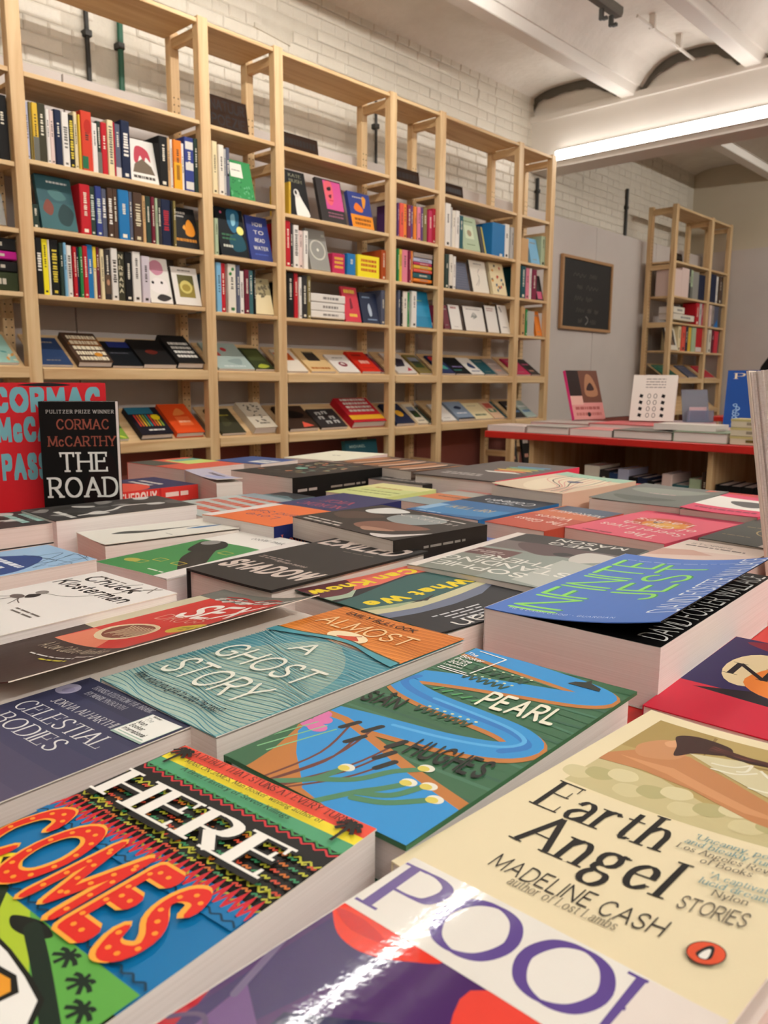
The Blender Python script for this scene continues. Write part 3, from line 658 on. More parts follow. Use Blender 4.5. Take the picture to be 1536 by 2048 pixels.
# pictures on the covers of the shelf books, by what the label says
def face_art(spec, W, H, seed):
    r = random.Random(seed)
    def d(s):
        A = lambda k: k in spec
        if A('horse'):
            s.blob('#b03848', (.2, .5), (.3, .8), (.5, .85), (.75, .75), (.8, .5), (.65, .6), (.55, .45), (.45, .62), (.3, .42)); s.poly('#6a5a48', (.1, .2), (.9, .2), (.8, .4), (.5, .55), (.2, .4)); s.words('#4a443e', .1, .9, .07, .07, 2)
        elif A('rust clouds'):
            s.rect('#365a60', 0, .5, 1, 1); s.blob('#7c4438', (.1, .35), (.25, .55), (.4, .42), (.3, .25)); s.blob('#263e40', (.5, .3), (.7, .5), (.95, .35), (.8, .1), (.55, .12)); s.blob('#4c7474', (.3, .7), (.6, .75), (.8, .6), (.5, .55)); s.words('#d8dcd8', .3, .88, .86, .035, 3)
        elif A('squirrel'):
            s.blob('#d88a28', (.5, .35), (.55, .6), (.7, .72), (.85, .6), (.9, .4), (.75, .3)); s.blob('#e8a040', (.4, .5), (.5, .58), (.5, .45)); s.words('#b4b0a8', .1, .6, .84, .05, 3); s.words('#b4b0a8', .15, .5, .76, .04, 4); s.words('#c08030', .05, .92, .16, .07, 2)
        elif A('pink head'):
            s.blob('#c88a9c', (.1, .8), (.4, .95), (.7, .9), (.75, .7), (.4, .62)); s.blob('#ece4e0', (.1, .3), (.3, .55), (.8, .5), (.9, .3), (.6, .2)); s.blob('#3a3434', (.3, .1), (.5, .2), (.8, .18), (.95, .12), (.6, .04)); s.ell('#2a2626', .22, .45, W * .06); s.ell('#2a2626', .62, .46, W * .06)
        elif A('yellow painting'):
            s.rect('#8c7c3c', .2, .2, .82, .8); s.rect('#5e5a34', .2, .55, .82, .8); s.ell('#cfc070', .5, .48, W * .24, H * .18); s.ell('#a08c40', .5, .46, W * .16, H * .1); s.words('#6a645c', .25, .75, .9, .03, 2)
        elif A('white label'):
            s.rect('#e2ddd0', .12, .55, .62, .92); s.words('#8a867c', .2, .55, .72, .03, 1)
            for i in range(26): s.ell('#5ca070' if i % 2 else '#1f6a3c', r.random(), r.uniform(0, .5), W * .05, H * .02, r.uniform(0, 3))
        elif A('nebula'):
            s.blob('#2c6484', (.45, .98), (.85, .95), (.75, .6), (.55, .5), (.4, .7)); s.blob('#8cc0d0', (.55, .85), (.7, .9), (.68, .7), (.55, .65)); s.blob('#1c4a58', (.4, .4), (.8, .5), (.95, .2), (.6, .1), (.4, .2)); s.ell('#e8e080', .82, .56, W * .13, W * .13); s.words('#3c6a4c', .12, .5, .42, .04, 2); s.words('#3c6a4c', .12, .6, .34, .04, 5); s.words('#c8c8b8', .12, .46, .18, .05, 3); s.ell('#c86080', .2, .9, W * .04)
        elif A('four white words'):
            for i, tx in enumerate(('HOW', 'TO', 'READ', 'WATER')): s.text('#e4e0d8', 'sans', tx, .3 if i < 3 else .2, .78 - i * .18, .75 if i < 3 else .85, .075)
            s.words('#4c60a8', .2, .8, .12, .03, 2)
        elif A('faded dark print'):
            s.rect('#a89c78', 0, .55, 1, 1)
            for i in range(18): s.ell('#6c6450', r.random(), r.uniform(.5, .95), W * .09, H * .03, r.uniform(0, 3))
        elif A('white figure'):
            s.blob('#e4e0d8', (.3, .05), (.35, .4), (.5, .55), (.7, .35), (.95, .1), (.9, 0), (.4, 0)); s.ell('#d0ccc4', .45, .5, W * .14, H * .1); s.ell('#2a2624', .42, .52, W * .06, H * .05); s.text('#8c8a70', 'serif', 'KATE', .2, .86, .8, .07); s.text('#8c8a70', 'serif', 'BUSH', .2, .74, .8, .07)
        elif A('pink portrait'):
            s.rect('#c8508c', .28, .3, .97, .97); s.blob('#d8606c', (.3, .9), (.6, .95), (.62, .6), (.5, .4), (.32, .5)); s.blob('#2c2024', (.4, .8), (.55, .84), (.55, .76), (.42, .74)); s.blob('#5a2430', (.42, .62), (.55, .66), (.5, .56)); s.rect('#c03c50', .42, .5, .6, .53); s.words('#8c5a6c', .3, .9, .12, .04, 4); s.words('#8c5a6c', .3, .9, .2, .03, 6)
        elif A('orange bird'):
            s.rect('#e08a24', 0, 0, 1, .36); s.blob('#e0742c', (.2, .55), (.35, .7), (.6, .55), (.55, .45), (.3, .46)); s.blob('#d8902c', (.65, .9), (.8, .85), (.7, .6), (.62, .6)); s.words('#b0a8a0', .2, .65, .84, .035, 3); s.words('#8a5018', .15, .9, .2, .07, 2); s.words('#8a5018', .15, .85, .08, .07, 3)
        elif A('white ring'):
            s.ell('#c4c0b4', .5, .5, W * .4, W * .4, 0, 32); s.ell(spec and '#8e8c86', .5, .5, W * .34, W * .34, 0, 32); s.ell('#d8d4c8', .5, .5, W * .06); s.words('#b4b0a4', .8, .95, .84, .06, 3)
        elif A('yellow words'):
            s.words('#e0c040', .15, .85, .82, .1, 2); s.words('#e0c040', .3, .8, .15, .08, 3); s.poly('#7c1c2c', (.4, .35), (.6, .4), (.55, .7), (.45, .65))
        elif A('pale figure'):
            s.blob('#a8b4c4', (.45, .25), (.4, .5), (.5, .65), (.6, .45), (.58, .25)); s.words('#8094b0', .15, .6, .82, .05, 2); s.words('#8094b0', .3, .85, .1, .04, 3)
        elif A('small picture'):
            s.rect('#c8d4b4', .25, .35, .75, .75); s.ell('#9c8868', .5, .52, W * .13, H * .1); s.words('#6c7c5c', .2, .8, .85, .04, 2); s.words('#6c7c5c', .25, .75, .16, .03, 3)
        elif A('yellow edge'): s.rect('#c8b848', .75, 0, 1, 1)
        elif A('dark slate cover'):
            for i in range(9): s.words('#6a6a78', .1, .9, .1 + .09 * i, .03, i)
        elif A('faint drawing'):
            for i in range(5): s.line('#b4aca0', .003, (.3 + r.uniform(-.1, .1), .2), (.5, .4 + r.uniform(-.1, .1)), (.45, .6), (.6 + r.uniform(-.1, .1), .75))
            s.words('#8c8478', .25, .75, .88, .03, 2)
        elif A('red and blue shapes'):
            for i in range(14): s.ell(('#b84030', '#34506c', '#d08c3c', '#2c2c34')[i % 4], r.uniform(.1, .9), r.uniform(.1, .9), W * .09, H * .05, r.uniform(0, 3), 4)
        elif A('red heading'): s.words('#b06464', .2, .7, .85, .07, 2); s.words('#b0a8a0', .3, .7, .1, .03, 3)
        elif A('grey sketch'):
            s.words('#8a827a', .15, .85, .87, .03, 2)
            for i in range(4): s.line('#8a8a84', .004, (.35, .55), (.5, .75 - i * .05), (.65, .6), (.45, .5 + i * .04))
        elif A('two red lines'): s.words('#b07878', .15, .75, .88, .03, 2); s.words('#b07878', .15, .7, .8, .03, 3)
        elif A('corner stroke'): s.poly('#6a6460', (.15, .95), (.3, .95), (.45, .75), (.35, .75)); s.words('#8c8480', .3, .8, .2, .03, 2)
        elif A('pink foot'): s.rect('#c85c80', .1, .05, .9, .35)
        elif A('dark photograph'):
            s.rect('#3c3632', .25, .2, .85, .85); s.blob('#8c8278', (.4, .7), (.6, .8), (.7, .6), (.5, .5)); s.poly('#8c6a50', (.5, .2), (.6, .5), (.7, .2))
        elif A('bright blue cover'): s.words('#7cb070', .15, .6, .72, .03, 2); s.rect('#2c8cb4', 0, .3, 1, .6)
        elif A('big cream words'):
            s.poly('#8c5a30', (0, .6), (.3, .9), (1, .8), (1, .55), (.4, .5))
            for i in range(5): s.words('#e0d4b8', .1, .95, .06 + i * .18, .12, i + 3)
            s.ell('#c8862c', .7, .25, W * .12, H * .07)
        elif A('deep blue top'): s.rect('#24306c', .3, .75, 1, 1); s.words('#4c4c54', .2, .8, .5, .04, 2)
        elif A('dull red mark'): s.blob('#5c2018', (.3, .5), (.5, .6), (.7, .5), (.5, .4))
        elif A('white words'):
            for i in range(4): s.words('#dcd8d0', .15, .9, (.2 if A('yellow band') is False else .42) + i * .15, .09, i + 5)
            if A('yellow band'): s.rect('#d8a428', 0, .1, 1, .28)
        elif A('rainbow stripes'):
            s.rect('#2c6c84', 0, .75, .8, 1)
            for i in range(9): s.poly(('#c83c34', '#d8702c', '#e0b030', '#8ca844', '#3c8c94')[i % 5], (.12 + i * .09, .3), (.17 + i * .09, .3), (.17 + i * .09, .72), (.12 + i * .09, .72))
            s.ell('#e8d020', .78, .62, W * .14, H * .1); s.words('#dcd8d0', .3, .8, .14, .05, 2)
        elif A('paler block'): s.rect('#e8703c', .3, .25, .8, .55); s.blob('#e08040', (.3, .6), (.6, .85), (.75, .65)); s.words('#e8a888', .35, .75, .35, .06, 2)
        elif A('red shapes'): s.blob('#b44440', (.1, .55), (.3, .7), (.35, .5)); s.ell('#b8343c', .55, .75, W * .08); s.blob('#8c9c98', (.4, .3), (.8, .4), (.7, .15)); s.words('#c8d0cc', .2, .8, .08, .05, 2)
        elif A('yellow foot'): s.rect('#4c5430', .1, .4, .9, .9); s.blob('#a8b03c', (.2, .1), (.5, .25), (.85, .15), (.5, .05))
        elif A('floral print'):
            for i in range(22): s.ell('#4c443c', r.uniform(.15, .85), r.uniform(.15, .9), W * .06, H * .02, r.uniform(0, 3))
            s.words('#4c443c', .35, .8, .15, .05, 2)
        elif A('faint figure'): s.blob('#4c4c34', (.3, .3), (.5, .8), (.7, .4)); s.words('#a89c3c', .3, .8, .7, .05, 2)
        elif A('rust block'): s.rect('#b85424', 0, .5, .8, .85)
        elif A('standing figures'):
            for i in range(6): s.blob('#34302c', (.25 + i * .08, .5), (.28 + i * .08, .85), (.34 + i * .08, .8), (.36 + i * .08, .48))
            s.words('#a8642c', .1, .9, .1, .08, 2)
        elif A('red emblem'): s.ell('#7c2434', .5, .45, W * .2, H * .14); s.blob('#d8d0c8', (.4, .45), (.5, .55), (.6, .42)); s.words('#4c4440', .25, .75, .8, .04, 2)
        elif A('pale words'): s.words('#e8a898', .3, .8, .4, .16, 2); s.words('#7c1c14', .2, .7, .78, .08, 3); s.words('#a82418', .2, .8, .16, .05, 4)
        elif A('coral triangle'): s.blob('#14100e', (.2, .55), (.5, .8), (.85, .6), (.6, .45)); s.poly('#e05c48', (.5, .05), (.9, .1), (.6, .3))
        elif A('letter blocks'):
            for i, (u, v) in enumerate(((.2, .68), (.45, .72), (.2, .45), (.6, .45), (.35, .2), (.65, .22))): s.rect('#b4b4b0', u, v, u + .2, v + .16); s.rect('#34302f', u + .06, v, u + .12, v + .1)
        elif A('dark and red print'): s.poly('#2c2834', (.2, .3), (.7, .35), (.9, .7), (.4, .8)); s.poly('#b02c3c', (.6, .1), (.9, .15), (.8, .3))
        elif A('landscape'): s.rect('#343c30', .15, .3, .85, .85); s.rect('#8890a0', .15, .65, .85, .85); s.blob('#2c4420', (.2, .35), (.5, .5), (.8, .4), (.5, .3)); s.words('#6c6458', .2, .8, .12, .04, 2)
        elif A('yellow patch'): s.ell('#d8a030', .6, .5, W * .2, H * .16); s.words('#4c5c84', .2, .8, .85, .04, 2)
        elif A('teal shapes'): s.ell('#b83030', .3, .8, W * .25, H * .16); s.blob('#4c9c90', (.2, .3), (.6, .5), (.8, .25)); s.ell('#d88c34', .8, .75, W * .12)
        elif A('violet print'): s.words('#8c7cb0', .2, .85, .4, .06, 2); s.words('#3c8c7c', .1, .6, .2, .05, 3)
        elif A('dark blue print'): s.blob('#2c3c60', (.3, .5), (.6, .7), (.8, .4), (.5, .35)); s.words('#3c4c78', .2, .85, .15, .06, 2)
        elif A('dark ship'): s.blob('#24304c', (.3, .62), (.5, .75), (.75, .66), (.6, .55)); s.words('#d8d8dc', .2, .8, .3, .07, 2); s.rect('#2c3440', 0, 0, 1, .08)
        elif A('small dark marks'): s.words('#4c6450', .2, .8, .2, .1, 2); s.words('#8c8468', .2, .7, .8, .03, 3)
        elif A('red and green picture'): s.rect('#c05a4c', .15, .6, .85, .9); s.rect('#4c7c5c', .15, .35, .85, .55); s.ell('#e0d0b0', .5, .5, W * .15, H * .1)
        elif A('pale letters') or A('pink letters'): s.words('#c8b8b0' if A('pale') else '#c85c80', .15, .85, .6, .1, 2); s.words('#c8907c', .2, .7, .2, .1, 3)
        elif A('pale lines') or A('white and blue'): s.words('#dcdcd8', .15, .9, .6, .1, 2); s.words('#5c7ca0', .15, .9, .3, .14, 3)
        elif A('patterned'):
            for i in range(24): s.ell(('#2c5030', '#c8d050', '#4c8c40')[i % 3] if 'lime' in spec else ('#c85c50', '#5c9c98', '#e0d8b8', '#d8a05c')[i % 4], r.random(), r.random(), W * .07, H * .03, r.uniform(0, 3))
        else: s.words('#8c847c', .2, .8, .8, .05, seed); s.words('#8c847c', .25, .7, .15, .03, seed + 1)
    return d
SHELF = [
(0, 1, 's', 1.339, 0.032, 0.234, 0, 'charcoal', 'charcoal spine'),
(0, 1, 's', 1.372, 0.041, 0.243, 0, 'black', 'thick black spine'),
(0, 2, 'f', 1.289, 0.092, 0.122, 0, 'grey', 'grey curved cover'),
(0, 3, 'k', 1.176, 0.252, 0.336, 0.074, 'forest', 'dark green picture book at the base of a flat pile'),
(0, 3, 'k', 1.176, 0.25, 0.411, 0.041, 'black', 'black book with pale letters in a flat pile'),
(0, 3, 'k', 1.176, 0.237, 0.458, 0.033, 'magenta', 'magenta book in a flat pile'),
(0, 3, 'k', 1.176, 0.237, 0.492, 0.05, 'black', 'black book with orange letters topmost of a flat pile'),
(1, 1, 's', 1.481, 0.015, 0.218, 0, 'lavender', 'pale lavender spine'),
(1, 1, 's', 1.498, 0.01, 0.22, 0, 'olive', 'brown olive spine'),
(1, 1, 's', 1.509, 0.023, 0.221, 0, 'mustard', 'yellow spine with grey foot'),
(1, 1, 's', 1.532, 0.033, 0.226, 0, 'darkolive', 'thick dark olive spine'),
(1, 1, 's', 1.566, 0.014, 0.211, 0, 'white', 'white spine'),
(1, 1, 's', 1.581, 0.018, 0.21, 0, 'blush', 'pinkish white spine'),
(1, 1, 's', 1.6, 0.028, 0.217, 0, 'navy', 'thick navy spine'),
(1, 1, 's', 1.63, 0.029, 0.214, 0, 'white', 'white spine with grey letters'),
(1, 1, 's', 1.66, 0.023, 0.211, 0, 'black', 'black spine with yellow letters'),
(1, 1, 's', 1.684, 0.016, 0.228, 0, 'cream', 'cream yellow spine'),
(1, 1, 's', 1.701, 0.009, 0.219, 0, 'mustard', 'thin yellow spine'),
(1, 1, 's', 1.711, 0.048, 0.238, 0, 'redorange', 'thick orange red spine'),
(1, 1, 's', 1.759, 0.023, 0.201, 0, 'white', 'white spine'),
(1, 1, 's', 1.783, 0.018, 0.213, 0, 'darkgreen', 'grey green spine'),
(1, 1, 's', 1.802, 0.027, 0.213, 0, 'red', 'red spine'),
(1, 1, 's', 1.83, 0.027, 0.228, 0, 'cream', 'cream spine with grey letters'),
(1, 1, 's', 1.857, 0.007, 0.224, 0, 'crimson', 'thin crimson spine'),
(1, 1, 's', 1.865, 0.026, 0.221, 0, 'slate', 'slate spine with white foot'),
(1, 1, 's', 1.893, 0.042, 0.241, 0, 'navy', 'dark navy spine with white letters'),
(1, 1, 'f', 1.939, 0.137, 0.186, 0, 'white', 'white cover with a red horse picture'),
(1, 1, 's', 2.078, 0.044, 0.217, 0, 'black', 'black spine'),
(1, 1, 's', 2.123, 0.014, 0.217, 0, 'tan', 'tan spine'),
(1, 1, 's', 2.139, 0.012, 0.214, 0, 'white', 'thin white spine'),
(1, 1, 's', 2.152, 0.042, 0.215, 0, 'orange', 'orange spine turning yellow below'),
(1, 1, 's', 2.195, 0.015, 0.208, 0, 'white', 'thin white spine'),
(1, 1, 's', 2.212, 0.049, 0.241, 0, 'indigo', 'indigo spine with white squares'),
(1, 1, 's', 2.263, 0.027, 0.243, 0, 'darkgreen', 'dark green spine'),
(1, 1, 's', 2.292, 0.016, 0.243, 0, 'silver', 'pale grey spine'),
(1, 2, 's', 1.488, 0.027, 0.093, 0, 'darkgreen', 'dark green spine'),
(1, 2, 'f', 1.527, 0.151, 0.22, 0, 'teal', 'large teal cover with rust clouds'),
(1, 2, 's', 1.689, 0.046, 0.203, 0, 'red', 'thick red spine'),
(1, 2, 's', 1.736, 0.025, 0.202, 0, 'darkgreen', 'green black spine with pale letters'),
(1, 2, 's', 1.762, 0.028, 0.207, 0, 'indigo', 'indigo spine with pale letters'),
(1, 2, 's', 1.791, 0.023, 0.202, 0, 'slate', 'slate spine with white letters'),
(1, 2, 's', 1.815, 0.024, 0.209, 0, 'brown', 'brown black spine with white letters'),
(1, 2, 's', 1.841, 0.023, 0.21, 0, 'brown', 'plain dark brown spine'),
(1, 2, 's', 1.865, 0.051, 0.21, 0, 'blue', 'thick bright blue spine'),
(1, 2, 's', 1.918, 0.018, 0.21, 0, 'slate', 'slate purple spine'),
(1, 2, 's', 1.937, 0.045, 0.211, 0, 'brown', 'thick brown spine with cream letters'),
(1, 2, 's', 1.984, 0.014, 0.204, 0, 'tan', 'tan spine'),
(1, 2, 's', 2.0, 0.026, 0.205, 0, 'darkgreen', 'dark green spine'),
(1, 2, 's', 2.027, 0.018, 0.205, 0, 'maroon', 'maroon spine'),
(1, 2, 's', 2.046, 0.012, 0.202, 0, 'sage', 'pale green spine'),
(1, 2, 's', 2.06, 0.021, 0.203, 0, 'charcoal', 'charcoal spine'),
(1, 2, 's', 2.082, 0.047, 0.206, 0, 'navy', 'navy spine with red letters'),
(1, 2, 's', 2.13, 0.009, 0.205, 0, 'black', 'thin black spine'),
(1, 2, 's', 2.14, 0.013, 0.205, 0, 'olive', 'olive gold spine'),
(1, 2, 'f', 2.154, 0.134, 0.188, 0, 'black', 'black cover with an orange squirrel'),
(1, 3, 's', 1.487, 0.027, 0.224, 0, 'black', 'black spine with white letters'),
(1, 3, 's', 1.515, 0.025, 0.222, 0, 'yellow', 'bright yellow spine'),
(1, 3, 's', 1.541, 0.008, 0.223, 0, 'white', 'thin white spine'),
(1, 3, 's', 1.551, 0.035, 0.225, 0, 'black', 'black spine with yellow letters'),
(1, 3, 's', 1.588, 0.015, 0.216, 0, 'darkgreen', 'dark green spine'),
(1, 3, 's', 1.604, 0.012, 0.218, 0, 'skyblue', 'pale blue spine'),
(1, 3, 's', 1.618, 0.021, 0.209, 0, 'white', 'white spine with grey letters'),
(1, 3, 's', 1.646, 0.015, 0.207, 0, 'red', 'red spine'),
(1, 3, 's', 1.662, 0.011, 0.208, 0, 'navy', 'navy spine'),
(1, 3, 's', 1.674, 0.013, 0.209, 0, 'green', 'green spine'),
(1, 3, 's', 1.688, 0.021, 0.215, 0, 'red', 'bright red spine'),
(1, 3, 's', 1.71, 0.026, 0.223, 0, 'blue', 'wide blue spine'),
(1, 3, 's', 1.738, 0.014, 0.218, 0, 'cream', 'white spine with yellow top'),
(1, 3, 's', 1.753, 0.015, 0.218, 0, 'maroon', 'maroon spine'),
(1, 3, 's', 1.769, 0.017, 0.213, 0, 'cream', 'cream spine'),
(1, 3, 's', 1.788, 0.028, 0.213, 0, 'charcoal', 'dark spine with a painted portrait'),
(1, 3, 's', 1.817, 0.03, 0.221, 0, 'white', 'white spine with tiny letters'),
(1, 3, 's', 1.848, 0.036, 0.212, 0, 'darkolive', 'dark olive spine with large cream letters'),
(1, 3, 's', 1.886, 0.035, 0.214, 0, 'black', 'black spine'),
(1, 3, 's', 1.922, 0.039, 0.219, 0, 'white', 'thick white spine'),
(1, 3, 's', 1.967, 0.039, 0.205, 0, 'lilac', 'lilac white spine'),
(1, 3, 'f', 2.01, 0.116, 0.206, 0, 'white', 'white cover with a pink head'),
(1, 3, 'f', 2.141, 0.148, 0.176, 0, 'white', 'white cover framing a yellow painting'),
(1, 3, 's', 2.291, 0.015, 0.2, 0, 'green', 'green spine'),
(2, 1, 's', 2.369, 0.03, 0.242, 0, 'cream', 'cream spine'),
(2, 1, 's', 2.4, 0.03, 0.23, 0, 'ivory', 'ivory spine'),
(2, 1, 's', 2.432, 0.016, 0.218, 0, 'silver', 'light grey spine'),
(2, 1, 's', 2.449, 0.02, 0.227, 0, 'slate', 'slate and white spine with a dark spot'),
(2, 1, 'f', 2.475, 0.147, 0.185, 0, 'green', 'green patterned cover with a white label'),
(2, 2, 's', 2.366, 0.021, 0.171, 0, 'sage', 'pale green spine'),
(2, 2, 'f', 2.409, 0.166, 0.234, 0, 'night', 'black cover with a blue nebula and yellow disc'),
(2, 2, 'f', 2.592, 0.154, 0.222, 0, 'indigo', 'blue cover with four white words'),
(2, 3, 's', 2.368, 0.029, 0.234, 0, 'skyblue', 'sky blue spine'),
(2, 3, 's', 2.399, 0.026, 0.234, 0, 'red', 'red spine'),
(2, 3, 's', 2.437, 0.047, 0.234, 0, 'ivory', 'white spine with green leaves'),
(2, 3, 's', 2.484, 0.024, 0.233, 0, 'slate', 'slate blue spine'),
(2, 3, 's', 2.51, 0.026, 0.208, 0, 'white', 'white spine'),
(2, 3, 's', 2.541, 0.028, 0.218, 0, 'maroon', 'maroon spine'),
(2, 3, 's', 2.57, 0.027, 0.217, 0, 'teal', 'teal spine'),
(2, 3, 's', 2.598, 0.013, 0.222, 0, 'black', 'thin black spine'),
(2, 3, 'f', 2.614, 0.142, 0.182, 0, 'cream', 'cream cover with a faded dark print'),
(2, 3, 's', 2.756, 0.014, 0.212, 0, 'black', 'black spine'),
(3, 1, 's', 2.838, 0.012, 0.163, 0, 'mustard', 'thin mustard spine'),
(3, 1, 'f', 2.855, 0.141, 0.234, 0, 'black', 'black cover with a white figure'),
(3, 1, 'f', 3.077, 0.188, 0.234, 0, 'charcoal', 'black and pink portrait cover'),
(3, 1, 'f', 3.311, 0.177, 0.2, 0, 'indigo', 'indigo and orange cover with an orange bird'),
(3, 2, 's', 2.809, 0.034, 0.232, 0, 'red', 'red spine'),
(3, 2, 's', 2.845, 0.02, 0.225, 0, 'charcoal', 'charcoal spine'),
(3, 2, 's', 2.869, 0.035, 0.219, 0, 'white', 'white spine with grey letters'),
(3, 2, 's', 2.905, 0.028, 0.196, 0, 'blush', 'pinkish white spine'),
(3, 2, 's', 2.935, 0.03, 0.198, 0, 'white', 'white spine'),
(3, 2, 'f', 2.994, 0.143, 0.221, 0, 'grey', 'grey cover with a white ring'),
(3, 2, 's', 3.154, 0.095, 0.11, 0, 'raspberry', 'short raspberry block with yellow letters'),
(3, 2, 's', 3.261, 0.065, 0.119, 0, 'blue', 'short blue block'),
(3, 2, 's', 3.345, 0.181, 0.123, 0, 'yellow', 'short yellow block with orange letters'),
(3, 2, 's', 3.548, 0.048, 0.171, 0, 'rust', 'rust orange spine'),
(3, 3, 's', 2.824, 0.045, 0.244, 0, 'black', 'black spine'),
(3, 3, 's', 2.871, 0.026, 0.247, 0, 'red', 'white and red spine'),
(3, 3, 's', 2.899, 0.019, 0.216, 0, 'white', 'thin white spine'),
(3, 3, 's', 2.921, 0.038, 0.227, 0, 'charcoal', 'charcoal spine'),
(3, 3, 's', 2.962, 0.025, 0.231, 0, 'olive', 'olive spine'),
(3, 3, 'k', 2.991, 0.257, 0.328, 0.038, 'white', 'white book at the bottom of the flat pile'),
(3, 3, 'k', 2.991, 0.257, 0.367, 0.045, 'white', 'white book in the middle of the flat pile'),
(3, 3, 'k', 2.991, 0.261, 0.414, 0.045, 'white', 'white book on top of the flat pile'),
(3, 3, 'f', 3.256, 0.125, 0.198, 0, 'redpink', 'red cover with yellow words'),
(3, 3, 'f', 3.398, 0.142, 0.177, 0, 'navy', 'navy cover with a pale figure'),
(3, 3, 's', 3.552, 0.046, 0.201, 0, 'slate', 'slate blue spine'),
(4, 1, 's', 3.69, 0.012, 0.196, 0, 'purple', 'thin purple spine'),
(4, 1, 's', 3.704, 0.037, 0.198, 0, 'coral', 'coral red spine'),
(4, 1, 's', 3.744, 0.031, 0.201, 0, 'orange', 'orange spine'),
(4, 1, 's', 3.779, 0.031, 0.199, 0, 'wine', 'wine red spine'),
(4, 1, 's', 3.813, 0.02, 0.199, 0, 'purple', 'thin violet spine'),
(4, 1, 's', 3.837, 0.023, 0.198, 0, 'orange', 'thin orange spine'),
(4, 1, 's', 3.862, 0.009, 0.199, 0, 'brown', 'brown sliver of spine'),
(4, 1, 's', 3.874, 0.032, 0.201, 0, 'pink', 'pink spine'),
(4, 1, 's', 3.908, 0.019, 0.204, 0, 'purple', 'dark purple spine'),
(4, 1, 's', 3.929, 0.035, 0.206, 0, 'olive', 'olive green spine'),
(4, 1, 's', 3.973, 0.033, 0.196, 0, 'raspberry', 'raspberry spine'),
(4, 1, 's', 4.011, 0.045, 0.212, 0, 'crimson', 'crimson spine'),
(4, 2, 's', 3.692, 0.015, 0.193, 0, 'green', 'thin green spine'),
(4, 2, 's', 3.71, 0.024, 0.192, 0, 'mustard', 'yellow spine'),
(4, 2, 's', 3.736, 0.051, 0.193, 0, 'pink', 'pink spine'),
(4, 2, 's', 3.79, 0.016, 0.191, 0, 'wine', 'thin wine spine'),
(4, 2, 's', 3.808, 0.025, 0.193, 0, 'orange', 'orange spine'),
(4, 2, 'k', 3.84, 0.18, 0.595, 0.02, 'orange', 'orange book at the base of the flat pile'),
(4, 2, 'k', 3.84, 0.173, 0.616, 0.034, 'tealdeep', 'teal book in the flat pile'),
(4, 2, 'k', 3.84, 0.178, 0.651, 0.021, 'coral', 'coral red book in the flat pile'),
(4, 2, 'k', 3.84, 0.178, 0.673, 0.021, 'mustard', 'yellow book in the flat pile'),
(4, 2, 'k', 3.84, 0.175, 0.694, 0.018, 'raspberry', 'raspberry book in the flat pile'),
(4, 2, 'k', 3.84, 0.18, 0.713, 0.025, 'lavender', 'lavender book in the flat pile'),
(4, 2, 'k', 3.84, 0.183, 0.739, 0.03, 'taupe', 'greyish book on top of the flat pile'),
(4, 3, 's', 3.699, 0.021, 0.215, 0, 'slate', 'slate blue spine'),
(4, 3, 's', 3.722, 0.016, 0.213, 0, 'black', 'black spine'),
(4, 3, 's', 3.744, 0.045, 0.213, 0, 'ivory', 'ivory spine'),
(4, 3, 's', 3.79, 0.015, 0.21, 0, 'green', 'thin green spine'),
(4, 3, 's', 3.819, 0.046, 0.219, 0, 'white', 'white spine'),
(4, 3, 'f', 3.87, 0.161, 0.225, 0, 'cerulean', 'bright blue cover leaning on books'),
(4, 3, 'k', 3.874, 0.152, 0.33, 0.025, 'ivory', 'ivory book lying under the blue cover'),
(4, 3, 's', 4.036, 0.027, 0.149, 0, 'maroon', 'maroon spine'),
(5, 1, 's', 4.143, 0.054, 0.266, 0, 'white', 'tall white spine'),
(5, 1, 's', 4.199, 0.015, 0.246, 0, 'silver', 'grey spine'),
(5, 1, 's', 4.217, 0.03, 0.232, 0, 'ivory', 'ivory spine'),
(5, 1, 's', 4.25, 0.038, 0.235, 0, 'white', 'white spine'),
(5, 1, 's', 4.293, 0.04, 0.212, 0, 'tealdeep', 'dark teal spine'),
(5, 1, 'f', 4.34, 0.187, 0.22, 0, 'sage', 'pale green cover with a small picture'),
(5, 1, 'f', 4.541, 0.053, 0.178, 0, 'charcoal', 'dark cover with a yellow edge'),
(5, 1, 's', 4.653, 0.154, 0.22, 0, 'blue', 'wide blue binder'),
(5, 1, 's', 4.81, 0.057, 0.231, 0, 'white', 'white spine'),
(5, 1, 's', 4.873, 0.045, 0.216, 0, 'silver', 'grey spine'),
(5, 1, 's', 4.921, 0.058, 0.261, 0, 'navy', 'dark navy spine'),
(5, 2, 's', 4.148, 0.039, 0.215, 0, 'darkgreen', 'dark green spine'),
(5, 2, 's', 4.19, 0.035, 0.216, 0, 'ivory', 'ivory spine with dark foot'),
(5, 2, 's', 4.23, 0.028, 0.208, 0, 'white', 'white spine'),
(5, 2, 'f', 4.271, 0.147, 0.18, 0, 'slate', 'dark slate cover'),
(5, 2, 'f', 4.459, 0.185, 0.213, 0, 'ivory', 'ivory cover with a faint drawing'),
(5, 2, 'f', 4.691, 0.168, 0.225, 0, 'cream', 'cream cover with red and blue shapes'),
(5, 3, 'f', 4.158, 0.057, 0.155, 0, 'maroon', 'maroon cover edge behind white covers'),
(5, 3, 'f', 4.228, 0.117, 0.161, 0, 'white', 'white cover with a red heading'),
(5, 3, 'f', 4.388, 0.225, 0.164, 0, 'white', 'wide white cover with a grey sketch'),
(5, 3, 'f', 4.642, 0.133, 0.184, 0, 'white', 'white cover with two red lines'),
(5, 3, 'f', 4.798, 0.131, 0.198, 0, 'white', 'white cover with a grey corner stroke'),
(6, 1, 's', 5.014, 0.091, 0.167, 0, 'tan', 'tan spine'),
(6, 1, 'f', 5.156, 0.12, 0.183, 0, 'skyblue', 'pale blue cover'),
